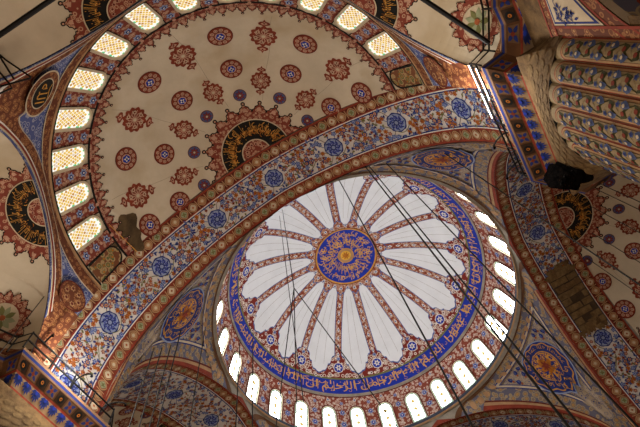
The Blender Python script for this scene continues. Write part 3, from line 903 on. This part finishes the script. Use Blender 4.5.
# ================================================================== CORNICES, PIERS
def ell(e, psi, inset):
    n, t, c = ex_frame(e); a, b = (EX_W - inset) * cos(psi), (EX_N - inset) * sin(psi)
    return (c[0] + t[0] * a + n[0] * b, c[1] + t[1] * a + n[1] * b)
def mirror(path, m): return [(-x, y) for x, y in path][::-1] if m else path
XC = 10.24
P2PATH = [ell(-30, rad(p), .85) for p in range(178, 24, -7)] + [(11.42, -18.0), (11.10, -17.15), (XC, -17.05), (XC, -11.98), (11.98, -XC), (17.05, -XC), (17.15, -11.1)]
CPROF = [(0, 17.5), (0, 17.36), (.06, 17.28), (.10, 17.22), (.46, 16.92), (.52, 16.86), (.80, 16.52), (.86, 16.40)]
def offset_path(path, d):
    """d to the right-hand side of travel (mitred)"""
    out = []
    for i, p in enumerate(path):
        a = path[max(0, i - 1)]; b = path[min(len(path) - 1, i + 1)]
        def nrm(q, r):
            l = math.dist(q, r) or 1; return ((r[1] - q[1]) / l, -(r[0] - q[0]) / l)
        n1 = nrm(a, p) if i > 0 else nrm(p, b); n2 = nrm(p, b) if i < len(path) - 1 else n1
        s = (n1[0] + n2[0], n1[1] + n2[1]); l2 = s[0] ** 2 + s[1] ** 2; k = 2 / max(l2, .6)
        out.append((p[0] + d * s[0] * k, p[1] + d * s[1] * k))
    return out
def build_cornice(label, mir):
    root = thing('cornice', label, 'cornice', (0, 0, 0), 0, None)
    path = P2PATH; sg = 1                               # solid side lies to the right of travel
    rows = [(offset_path(path, sg * o), z) for o, z in CPROF]
    acc = [0]
    for a, b in zip(path, path[1:]): acc.append(acc[-1] + math.dist(a, b))
    T = acc[-1]
    pl = [0]
    for a, b in zip(CPROF, CPROF[1:]): pl.append(pl[-1] + math.dist(a, b))
    PL = pl[-1]
    def at(u, v):
        u = max(0, min(T, u)); v = max(0, min(PL, v))
        i = min(max(bisect.bisect(acc, u) - 1, 0), len(acc) - 2); s = (u - acc[i]) / (acc[i + 1] - acc[i])
        j = min(max(bisect.bisect(pl, v) - 1, 0), len(pl) - 2); w = (v - pl[j]) / (pl[j + 1] - pl[j])
        def P(j):
            r, z = rows[j]; return (r[i][0] + (r[i + 1][0] - r[i][0]) * s, r[i][1] + (r[i + 1][1] - r[i][1]) * s, z)
        a, b = P(j), P(j + 1); q = tuple(a[k] + (b[k] - a[k]) * w for k in range(3))
        return (-q[0], q[1], q[2]) if mir else q
    ctr = lambda p: p
    def ch(u, v, h):
        p = at(u, v); i = min(max(bisect.bisect(acc, u) - 1, 0), len(acc) - 2)
        d = (path[i + 1][0] - path[i][0], path[i + 1][1] - path[i][1]); l = hypot(*d) or 1
        nx, ny = -d[1] / l, d[0] / l                      # towards the room
        if mir: nx = -nx
        return (p[0] + nx * h * .7, p[1] + ny * h * .7, p[2] - h * .7)
    pb = PB(ch)
    us = sorted(set(acc + [T * i / 120 for i in range(121)]))
    def band(v0, v1, mt, h):
        b0 = len(pb.v)
        for u in us: pb.pt(u, v0, h * L); pb.pt(u, v1, h * L)
        for i in range(len(us) - 1): pb.f.append([b0 + 2 * i, b0 + 2 * i + 2, b0 + 2 * i + 3, b0 + 2 * i + 1]); pb.k.append(mt)
    band(0, pl[1], 'old_wood', 0); band(pl[1], pl[2], 'blue', 0); band(pl[2], pl[3], 'old_wood', 0); band(pl[3], pl[4], 'brown', 0)
    band(pl[4], pl[5], 'brick_red', 0); band(pl[5], pl[6], 'dull_tan', 0); band(pl[6], pl[7], 'brick_red', 0)
    # ledge on top
    top = rows[0][0]; back = offset_path(path, sg * .5)
    vs = []
    for a, b in zip(top, back):
        s = -1 if mir else 1; vs += [(s * a[0], a[1], 17.5), (s * b[0], b[1], 17.5)]
    pb.raw(vs, [[2 * i, 2 * i + 2, 2 * i + 3, 2 * i + 1] for i in range(len(top) - 1)], 'grey_stone')
    n = int(T / .56); st = T / n; vm = (pl[3] + pl[4]) / 2; hh = (pl[4] - pl[3]) / 2 - .03
    corners = [acc[i] for i in range(len(path)) if i >= len(path) - 7]
    for i in range(n):
        u = (i + .5) * st
        if any(abs(u - c) < .2 for c in corners): continue
        if i % 2:
            pb.rect(u - .26, u + .26, vm - hh, vm + hh, 'dark_brown', 1, 1, 1)
            pb.ring(u, vm, .08, .16, 'black', 2.5, 12); pb.disc(u, vm, .07, 'amber', 2.5, 8); pb.disc(u, vm, .03, 'black', 4, 6)
        else:
            pb.rect(u - .24, u + .24, vm - hh, vm + hh, 'old_wood', 1, 1, 1)
            pb.rect(u - .24, u + .24, vm - hh, vm - hh + .03, 'brown', 2, 1, 1)
            for sx in (-1, 1):
                for sy in (-1, 1): pb.leaf(u + sx * .03, vm + sy * .03, atan2(sy * .12, sx * .17), .22, .13, 'blue', 2.5)
            pb.disc(u, vm, .07, 'red', 3.5, 8)
        # palmettes hanging below
        for du in (-st / 4, st / 4) if False else (0,):
            va, vb = pl[5] + .03, pl[6] - .02; d = vb - va
            for q in range(-3, 4): pb.leaf(u, va, pi / 2 + q * .42, d * (1 - .09 * abs(q)), .12, 'blue', 2)
            pb.disc(u, va + .05, .07, 'royal', 3, 8)
    pb.build('painted_cornice', root)
    return root
build_cornice('painted cornice, blue palmettes and dark squares, turning beside the fluted pier', False)
build_cornice('painted cornice with blue palmettes below the lit railing, bottom left corner', True)

PCX, PCY, PR, PZ = 13.67, -15.06, 3.05, 14.5
def build_pier(label, mir):
    s = -1 if mir else 1
    root = thing('fluted_pier', label, 'pier', (s * PCX, PCY, -Z0), 0, None)
    pb = PB(); NF = 28; K = 8
    zb = -Z0
    rng = [i * 2 * pi / (NF * K) for i in range(NF * K)]
    def rad_at(a):
        q = (a / (2 * pi / NF)) % 1; return PR - .09 + .11 * sin(pi * q) ** .5
    lv = [zb, 3, 6, 8, 10, 11.5, 12.5, 13.2, 13.8, PZ]
    vs = [(s * (PCX + rad_at(a) * cos(a)), PCY + rad_at(a) * sin(a), z) for z in lv for a in rng]; n = len(rng)
    fs = [[j * n + i, j * n + (i + 1) % n, (j + 1) * n + (i + 1) % n, (j + 1) * n + i] for j in range(len(lv) - 1) for i in range(n)]
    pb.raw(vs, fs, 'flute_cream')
    def fl(f):
        a0 = (f + .5) * 2 * pi / NF
        def ch(x, y, h):
            a = a0 + x / PR; r = rad_at(a) + h; return (s * (PCX + r * cos(a)), PCY + r * sin(a), PZ - .35 + y)
        return ch
    hw = pi * PR / NF
    for f in range(NF):
        a0 = (f + .5) * 2 * pi / NF
        if cos(a0) > .35: continue                        # the far side, turned to the outer wall
        pb.m = fl(f)
        def tongue(w, top, mt, h):
            pb.grid(lambda a, b: ((b - .5) * 2 * w, -11.0 * (1 - a) + (top - w) * a), 16, 4, mt, h)
            pb.grid(lambda a, b: (w * (1 - b) * cos(pi * a) if True else 0, top - w + w * (1 - b) * sin(pi * a)), 10, 3, mt, h)
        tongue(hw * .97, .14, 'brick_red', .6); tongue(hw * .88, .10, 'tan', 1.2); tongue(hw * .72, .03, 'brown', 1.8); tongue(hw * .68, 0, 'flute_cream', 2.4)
        y = -.2; i = f % 2
        while y > -10.5:
            d = 1 if i % 2 else -1
            pb.leaf(-d * .22, y + .08, -pi / 2 + d * .72, .66, .22, 'dark_olive', 3.4)
            pb.leaf(d * .20, y + .06, -pi / 2 - d * .25, .34, .2, 'slate', 4.2)
            pb.flower(d * .14, y - .06, .1, 'slate', 'bone', 4.8, 5); pb.flower(-d * .15, y - .3, .09, 'slate', 'blue', 4.8, 5); pb.disc(-d * .06, y - .02, .07, 'red', 4, 6)
            y -= .46; i += 1
    pb.build('fluted_shaft', root)
    # capital: rough corbelled stone between the round shaft and the square cornice
    cp = PB()
    NC = 96
    def sq(a):
        c, d = cos(a), sin(a); x0, x1, y0, y1 = 11.06, 17.0, -17.0, -11.06; cx, cy = 13.9, -14.2
        k = min(((x1 - cx) / c if c > 1e-6 else (x0 - cx) / c if c < -1e-6 else 99), ((y1 - cy) / d if d > 1e-6 else (y0 - cy) / d if d < -1e-6 else 99))
        return (cx + k * c, cy + k * d)
    vs = []
    lv = [0, .12, .3, .5, .7, .85, 1]
    for t in lv:
        for i in range(NC):
            a = 2 * pi * i / NC; q = sq(a); w = t ** 1.3
            r = PR + .02
            x = (PCX + r * cos(a)) * (1 - w) + q[0] * w; y = (PCY + r * sin(a)) * (1 - w) + q[1] * w
            vs.append((s * x, y, PZ + (16.45 - PZ) * t))
    fs = [[j * NC + i, j * NC + (i + 1) % NC, (j + 1) * NC + (i + 1) % NC, (j + 1) * NC + i] for j in range(len(lv) - 1) for i in range(NC)]
    cp.raw(vs, fs, 'rough_stone')
    def cc(x, y, h):
        t = max(0, min(1, y / (16.45 - PZ))); a = x; q = sq(a); w = t ** 1.3; r = PR + .02 + h
        return (s * ((PCX + r * cos(a)) * (1 - w) + (q[0] - h * (0 if cos(a) > 0 else -1) * -1) * w), (PCY + r * sin(a)) * (1 - w) + q[1] * w, PZ + y - h * w)
    cp.m = cc
    for j in range(4):
        for i in range(44):
            a = (i + (.5 if j % 2 else 0)) * 2 * pi / 44
            y0 = .28 + j * .36
            cp.grid(lambda p, b: (a + .058 * (1 - b) * cos(pi * 2 * p), y0 + .16 * (1 - b) * sin(2 * pi * p)), 10, 1, 'block_stone', 1.5)
    cp.build('stone_capital', root)
    return root
build_pier('fluted round pier painted with blue and olive leaves, upper right', False)
build_pier('fluted round pier under the lower left cornice, only its shadowed top showing', True)

# side walls beside the piers, with the arch that springs from them
def build_side(label, mir):
    s = -1 if mir else 1
    root = thing('side_arch', label, 'arch', (0, 0, 0), 0, None)
    X = 11.8; CY, CZ, RA = -22.5, 8.5, 5.65
    pb = PB(lambda u, v, h: (s * (X - h), u, v))
    # wall above the arch
    N = 40
    def zarch(y, r):
        d = y - CY; return CZ + sqrt(max(0, r * r - d * d))
    pb.grid(lambda a, b: ((lambda y: (y, zarch(y, RA) + (16.5 - zarch(y, RA)) * b))(CY + RA * .9999 - 2 * RA * a * .9999)), N, 3, 'rough_stone', 0)
    pb.rect(-16.2, CY + RA, 4, 16.5, 'rough_stone', 0, 2, 4); pb.rect(-18.0, CY + RA, 4, 11.6, 'rough_stone', 0, 2, 4)
    # arch soffit
    pb.m = lambda u, v, h: (s * (X + v), CY + (RA - h) * cos(u), CZ + (RA - h) * sin(u))
    pb.rect(-.6, pi, 0, 5, 'bone', 0, 48, 1); pb.rect(-.2, pi, .2, 1.4, 'border_lace', 1, 48, 1)
    for i in range(24):
        u = .05 + i * .12; pb.star(u, .8, lambda t: 0, 'brown', 2, 4, 1)
        n_ = 10
        pb.poly([(u + .045 * cos(t), .8 + .26 * sin(t)) for t in [k * pi / 5 for k in range(10)]], 'red', 2)
        pb.poly([(u + .06 + .02 * cos(t), .8 + .3 * sin(t)) for t in [k * pi / 5 for k in range(10)]], 'blue', 2)
    pb.m = lambda u, v, h: (s * (X - h), u, v)
    # red borders and the blue-leaved triangle
    def arcband(r0, r1, mt, h): pb.grid(lambda a, b: ((lambda t, r: (CY + r * cos(t), CZ + r * sin(t)))(.45 + 1.2 * a, r0 + (r1 - r0) * b)), 30, 1, mt, h)
    arcband(RA, RA + .45, 'brown_lace', 2); arcband(RA + .06, RA, 'brick_red', 3); arcband(RA + .40, RA + .47, 'brick_red', 3)
    pb.rect(-17.75, -17.38, 4, 14.9, 'brown_lace', 2.6, 1, 4)
    for y in (-17.40, -17.73): pb.rect(y - .04, y + .04, 4, 14.9, 'brick_red', 3.8, 1, 2)
    pb.rect(-24, -17.4, 14.75, 15.1, 'brown_lace', 3.2, 8, 1); pb.rect(-24, -17.4, 14.72, 14.8, 'brick_red', 4.4, 8, 1); pb.rect(-24, -17.4, 15.05, 15.13, 'brick_red', 4.4, 8, 1)
    ri = RA + .5
    def tri(d, mt, h):
        pb.grid(lambda a, b: ((lambda y: (y, zarch(y, ri + d) + (14.7 - d - zarch(y, ri + d)) * b))(-17.8 - d - (3.3 - d) * a)), 14, 2, mt, h)
    tri(0, 'bone', 4.6); tri(.05, 'blue', 5.2); tri(.12, 'bone', 5.8)
    for i in range(34):
        y = -17.95 - random.random() ** 1.4 * 2.8; lo, hi = zarch(y, ri + .3), 14.5
        if hi - lo < .5: continue
        z = lo + .18 + random.random() * (hi - lo - .36)
        pb.leaf(y, z, random.random() * 6.3, .22, .09, 'blue', 7)
        pb.stroke([(y + .13 * cos(q), z + .13 * sin(q)) for q in [j * .6 for j in range(6)]], .03, 'blue', 7)
    pb.build('painted_wall', root)
build_side('side wall beyond the fluted pier, blue leaves in a red framed triangle', False)
build_side('side wall beside the lower left pier under the railed cornice', True)

# ================================================================== THINGS ON THE LEDGES
ZL = 17.5
RAILP = [(11.75, -20.2), (11.5, -18.6), (10.94, -17.28), (10.3, -17.1), (10.3, -12.05), (11.2, -11.15)]
def rail(label, mir):
    s = -1 if mir else 1
    pts = [(s * x, y) for x, y in RAILP]
    root = thing('railing', label, 'railing', (s * 10.42, -14.5, ZL), 0, 'iron railings on the cornice ledges')
    for z in (.48, .96):
        q = PB(); tube_mesh(q, [(x, y, ZL + z) for x, y in pts], .038, 'iron'); q.build('rail', root)
    posts = pts[:3] + [(s * 10.3, y) for y in (-17.1, -15.7, -14.5, -13.3, -12.05)] + [pts[-1]]
    for x, y in posts:
        q = PB(); tube_mesh(q, [(x, y, ZL), (x, y, ZL + 1.02)], .036, 'iron'); q.build('post', root)
rail('black iron railing with lit tubes on the lower left cornice', True)
rail('black iron railing with lit tubes beside the fluted pier, upper right', False)
def tubelamp(a, b, label, grp):
    c = tuple((a[i] + b[i]) / 2 for i in range(3))
    root = thing('fluorescent_tube', label, 'lamp', c, 0, grp)
    d = tuple(b[i] - a[i] for i in range(3))
    q = PB(); tube_mesh(q, [tuple(a[i] + d[i] * t for i in range(3)) for t in (.03, .97)], .015, 'tube_light', 8); q.build('tube', root)
    for t0, t1 in ((0, .03), (.97, 1)):
        q = PB(); tube_mesh(q, [tuple(a[i] + d[i] * t for i in range(3)) for t in (t0, t1)], .03, 'white', 8); q.build('end_cap', root)
for x, y0, y1, z, lb in ((10.22, -17.1, -15.95, .98, 'glowing tube on the top rail beside the fluted pier, nearest the bend'),
                         (10.22, -15.85, -14.7, .98, 'glowing tube on the top rail beside the fluted pier, past the bend'),
                         (10.25, -17.0, -15.6, .5, 'glowing tube on the lower rail beside the fluted pier')):
    tubelamp((x, y0, ZL + z), (x, y1, ZL + z), lb, 'tube lamps beside the fluted pier')
for x, y0, y1, z, lb in ((-10.34, -16.2, -14.8, .98, 'glowing tube on the top rail of the lower left ledge, upper end'),
                         (-10.34, -14.6, -13.2, .98, 'glowing tube on the top rail of the lower left ledge, lower end'),
                         (-10.5, -15.9, -14.0, .14, 'glowing tube lying low on the lower left ledge')):
    tubelamp((x, y0, ZL + z), (x, y1, ZL + z), lb, 'tube lamps on the lower left ledge')
def gooseneck(x, y, dx, dy, label, hgt=1.1):
    root = thing('gooseneck_lamp', label, 'lamp', (x, y, ZL), 0, 'gooseneck lamps on the ledges')
    q = PB(); pts = [(x, y, ZL), (x, y, ZL + hgt * .55)]
    for i in range(1, 7):
        t = pi * i / 7; pts.append((x + dx * (1 - cos(t)) * .5, y + dy * (1 - cos(t)) * .5, ZL + hgt * .7 + .35 * sin(t)))
    tube_mesh(q, pts, .036, 'iron'); q.build('arm', root)
    e = pts[-1]; q = PB()
    q.raw([(e[0] + .025 * cos(k), e[1] + .025 * sin(k), e[2] + .03) for k in [i * pi / 4 for i in range(8)]] + [(e[0] + .06 * cos(k), e[1] + .06 * sin(k), e[2] - .1) for k in [i * pi / 4 for i in range(8)]],
          [[i, (i + 1) % 8, 8 + (i + 1) % 8, 8 + i] for i in range(8)] + [list(range(8))], 'iron'); q.build('lamp_shade', root)
gooseneck(-10.55, -16.4, .9, -.2, 'black gooseneck lamp on the lower left ledge, nearest the half dome')
gooseneck(-10.55, -14.3, .8, .2, 'black gooseneck lamp in the middle of the lower left ledge')
gooseneck(-10.6, -12.5, 1.0, .5, 'black gooseneck lamp at the cable end of the lower left ledge')
gooseneck(10.55, -13.9, -.8, .3, 'black gooseneck lamp on the ledge beside the fluted pier')
gooseneck(10.6, -12.5, -.9, .4, 'black gooseneck lamp at the pendentive end of the ledge beside the fluted pier')

# iron tie rods across the exedra arches
def rod(name, a, b, r, label, cat, mat='iron', grp=None):
    q = PB(); tube_mesh(q, [a, b], r, mat, 8); o = q.build(name, None, origin=tuple((a[i] + b[i]) / 2 for i in range(3))); return tag(o, label, cat, grp)
for e, lb in ((-30, 'thick dark tie rod running to the railing, top right'), (-90, 'thick dark tie rod across the top left corner')):
    n, t, c = ex_frame(e)
    o = .78; c = (c[0] + n[0] * o, c[1] + n[1] * o); rod('tie_rod', (c[0] + t[0] * 4.0, c[1] + t[1] * 4.0, 17.6), (c[0] - t[0] * 4.0, c[1] - t[1] * 4.0, 17.6), .085, lb, 'tie rod')
# ------------------------------------------------------------------ camera
F_, U0, V0, YAW, CX, CY_ = 488.702, 255.516, 26.234, .22815, 4.096, -22.328
import mathutils
Vv = mathutils.Vector
n_ = Vv((U0 - 320, V0 - 213.5, F_)).normalized()
f_ = (Vv((0, 0, 1)) - n_ * n_.z).normalized(); r_ = f_.cross(n_)
if r_.x < 0: r_ = -r_
wr, wf, up = Vv((cos(YAW), sin(YAW), 0)), Vv((-sin(YAW), cos(YAW), 0)), Vv((0, 0, 1))
ax = [wr * r_[i] + wf * f_[i] + up * n_[i] for i in range(3)]
cam = bpy.data.cameras.new('camera'); co = bpy.data.objects.new('camera', cam); COL.objects.link(co)
m = mathutils.Matrix(((ax[0].x, -ax[1].x, -ax[2].x, CX), (ax[0].y, -ax[1].y, -ax[2].y, CY_), (ax[0].z, -ax[1].z, -ax[2].z, Z0), (0, 0, 0, 1)))
co.matrix_world = m
cam.sensor_width = 36; cam.lens = F_ * 36 / 640; cam.clip_end = 300; cam.clip_start = .1
SC.camera = co
def wray(u, v):
    c = Vv((u - 320, v - 213.5, F_)); d = ax[0] * c.x + ax[1] * c.y + ax[2] * c.z; return d / d.z
def at_z(u, v, z):
    d = wray(u, v); return (CX + d.x * z, CY_ + d.y * z)

# black wrapped bundle on the ledge corner
B1, B2 = at_z(563, 177, 16.0), at_z(575, 171, 15.9)
spk = thing('wrapped_bundle', 'black wrapped bundle hung at the cornice corner between the fluted pier and the dim arch', 'bundle', ((B1[0] + B2[0]) / 2, (B1[1] + B2[1]) / 2, 15.3))
def lump(c, s, mat, rz, seed):
    """cloth-wrapped load, tied and sagging"""
    import bmesh
    bm = bmesh.new(); bmesh.ops.create_cube(bm, size=1); bmesh.ops.subdivide_edges(bm, edges=bm.edges[:], cuts=6, use_grid_fill=True)
    for v in bm.verts:
        x, y, z = v.co; k = .86 + .14 * (1 - abs(z) * 2) ** .5 if abs(z) < .5 else .86
        w = 1 + .10 * sin(9 * x + 7 * z + seed) + .08 * sin(13 * y - 5 * z + seed * 2)
        v.co = (c[0] + s[0] * (x * cos(rz) - y * sin(rz)) * k * w, c[1] + s[1] * (x * sin(rz) + y * cos(rz)) * k * w, c[2] + s[2] * z * (1 + .05 * sin(8 * x + seed)))
    bm.verts.index_update(); q = PB(); q.raw([v.co[:] for v in bm.verts], [[v.index for v in f.verts] for f in bm.faces], mat); bm.free(); return q
lump((B1[0], B1[1], 16.0), (.8, .7, 1.2), 'tangle', .7, 1).build('wrapped_box', spk)
lump((B2[0], B2[1], 15.95), (.72, .68, 1.3), 'black_cloth', .3, 4).build('wrapped_box', spk)
q = PB()
for i in range(9):
    a = i * .7; tube_mesh(q, [(B1[0] + .45 * cos(a), B1[1] + .42 * sin(a), 15.4), (B2[0] + .42 * cos(a + 2), B2[1] + .4 * sin(a + 2), 16.5)], .025, 'iron')
q.build('strap', spk)
e0, e1 = at_z(583, 160, 16.2), at_z(586, 172, 15.6)
q = PB(); tube_mesh(q, [(e0[0], e0[1], 16.2), (e1[0], e1[1], 15.6)], .05, 'bone'); q.build('pale_stick', spk)

# black bracket of bars at the left edge
bk = thing('lamp_bracket', 'black bracket of thin bars on the left edge by the black roundel', 'bracket', at_z(0, 74, 19.0) + (18.6,))
def bar_px(*pts):
    q = PB(); tube_mesh(q, [at_z(u, v, z) + (z,) for u, v, z in pts], .035, 'iron'); q.build('bar', bk)
bar_px((-6, 50, 19.3), (6, 60, 19.2), (31, 77, 19.0)); bar_px((-3, 52, 19.2), (14, 79, 18.9)); bar_px((-6, 88, 18.8), (31, 78, 19.0))
bar_px((-4, 68, 19.0), (9, 83, 18.8)); bar_px((-6, 96, 18.6), (12, 88, 18.7), (9, 83, 18.8))

# ================================================================== HANGING CABLES  (plumb lines from vault to the lamp rings)
def cable(xy, z1, r, label, z0=2.2, grp='cables hanging from the vaults'):
    r *= 1.2; o = rod('cable', (xy[0], xy[1], z0), (xy[0], xy[1], z1), r, label, 'cable', 'cable', grp); return o
def cable_px(u, v, z, r, label): cable(at_z(u, v, z), z, r, label)
cable_px(364, 165, 30.0, .030, 'dark cable crossing the white dome and lower right pendentive, left of a close pair')
cable_px(369, 166, 30.0, .026, 'dark cable crossing the white dome and lower right pendentive, right of a close pair')
cable_px(386, 163, 29.6, .024, 'cable from the arch rim down past the right side of the window ring')
cable_px(339, 180, 30.8, .026, 'cable passing just right of the blue crown medallion')
cable_px(441, 151, 28.5, .024, 'long cable crossing the right pendentive and the bare stone arch')
cable_px(240, 340, 20.5, .020, 'cable before the left end of the window ring, left of two')
cable_px(253, 338, 20.5, .020, 'cable before the left end of the window ring, right of two')
cable_px(205, 330, 21.0, .018, 'cable before the pendentive with the tall oval medallion')
cable_px(154, 348, 20.0, .022, 'leftmost of the four cables before the lower left arch')
cable_px(162, 348, 20.0, .022, 'second of the four cables before the lower left arch')
cable_px(171, 345, 20.0, .022, 'third of the four cables before the lower left arch')
cable_px(181, 330, 20.0, .022, 'rightmost of the four cables before the lower left arch')
cable_px(50, 289, 21.0, .016, 'fine cable before the left small half dome')
for (u, v), lb in (((583, 176), 'uppermost cable before the dim half dome, from the black bundle'), ((596, 189), 'second cable down before the dim half dome'),
                   ((592, 207), 'third cable down before the dim half dome'), ((592, 233), 'fourth cable down before the dim half dome'), ((587, 258), 'lowest cable before the dim half dome')):
    cable_px(u, v, 27.0, .020, lb)
# forked cable
nx, ny = at_z(294, 288, 22.0)
fk = thing('forked_cable', 'dark cable left of the crown medallion that forks above the window ring', 'cable', (nx, ny, 2.2), 0, None)
q = PB(); tube_mesh(q, [(nx, ny, 33.5), (nx, ny, 22.0)], .028, 'cable', 8); q.build('cable_stem', fk)
q = PB(); tube_mesh(q, [(nx - .35, ny + .1, 33.0), (nx - .3, ny, 21.0), (nx - .28, ny, 14)], .02, 'cable', 8); q.build('cable_strand', fk)
for (u, v, z) in ((397, 427, 15.5), (276, 427, 16.5), (297, 427, 16.0)):
    x, y = at_z(u, v, z); d = (x - nx, y - ny, z - 22.0)
    q = PB(); tube_mesh(q, [(nx, ny, 22.0), (nx + d[0] * 1.15, ny + d[1] * 1.15, 22 + d[2] * 1.15)], .024, 'cable', 8); q.build('cable_branch', fk)
# pale conduit on the cream vault
a = at_z(110, 223, 25.6); b = at_z(139, 249, 25.6)
rod('conduit', (a[0], a[1], 25.4), (b[0], b[1], 25.2), .02, 'thin pale conduit by the dark damp patch on the cream half dome', 'conduit', 'gold')

# dark damp patch on the cream half dome
pt = PB(sph_chart(HC, SR, rad(-173.5), rad(55.5)))
def blot(t): return 1.05 + .22 * sin(3 * t + 1) + .12 * sin(7 * t)
pt.star(0, 0, blot, 'patch', 1.6, 40, 4)
po = pt.build('damp_patch', bpy.data.objects['half_dome'])

# ================================================================== FLOOR, LIGHT
fl = PB(lambda u, v, h: (u, v, -Z0 + h)); fl.rect(-40, 40, -45, 40, 'carpet', 0, 8, 8)
o = fl.build('floor'); o['kind'] = 'structure'
def area(name, loc, tgt, size, power, col, spread=pi):
    l = bpy.data.lights.new(name, 'AREA'); l.shape = 'DISK'; l.size = size; l.energy = power; l.color = col; l.spread = spread
    o = bpy.data.objects.new(name, l); COL.objects.link(o); o.location = (loc[0], loc[1], loc[2] + Z0)
    o.rotation_euler = (Vv(tgt) - Vv(loc)).to_track_quat('-Z', 'Y').to_euler(); return o
def point(name, loc, r, power, col):
    l = bpy.data.lights.new(name, 'POINT'); l.energy = power; l.color = col; l.shadow_soft_size = r
    o = bpy.data.objects.new(name, l); COL.objects.link(o); o.location = (loc[0], loc[1], loc[2] + Z0); return o
WARM = (1.0, .85, .66); NEUT = (1.0, .93, .84)
point('ledge_floodlight', (-9.0, -14.8, 18.1), .35, 820, NEUT)
point('ledge_floodlight', (9.1, -15.8, 18.1), .35, 680, NEUT)
point('chandelier_lamps', (-5.0, -8.0, 3.0), 3.0, 6800, WARM)
point('chandelier_lamps', (0.0, -27.0, 3.0), 3.0, 2000, WARM)
w = bpy.data.worlds.new('world'); SC.world = w; w.use_nodes = True
w.node_tree.nodes['Background'].inputs['Color'].default_value = (.9, .85, .8, 1); w.node_tree.nodes['Background'].inputs['Strength'].default_value = .01
SC.view_settings.view_transform = 'Standard'; SC.view_settings.look = 'None'; SC.view_settings.exposure = 0; SC.view_settings.gamma = 1
SC.view_settings.use_curve_mapping = False
SC.cycles.use_denoising = True
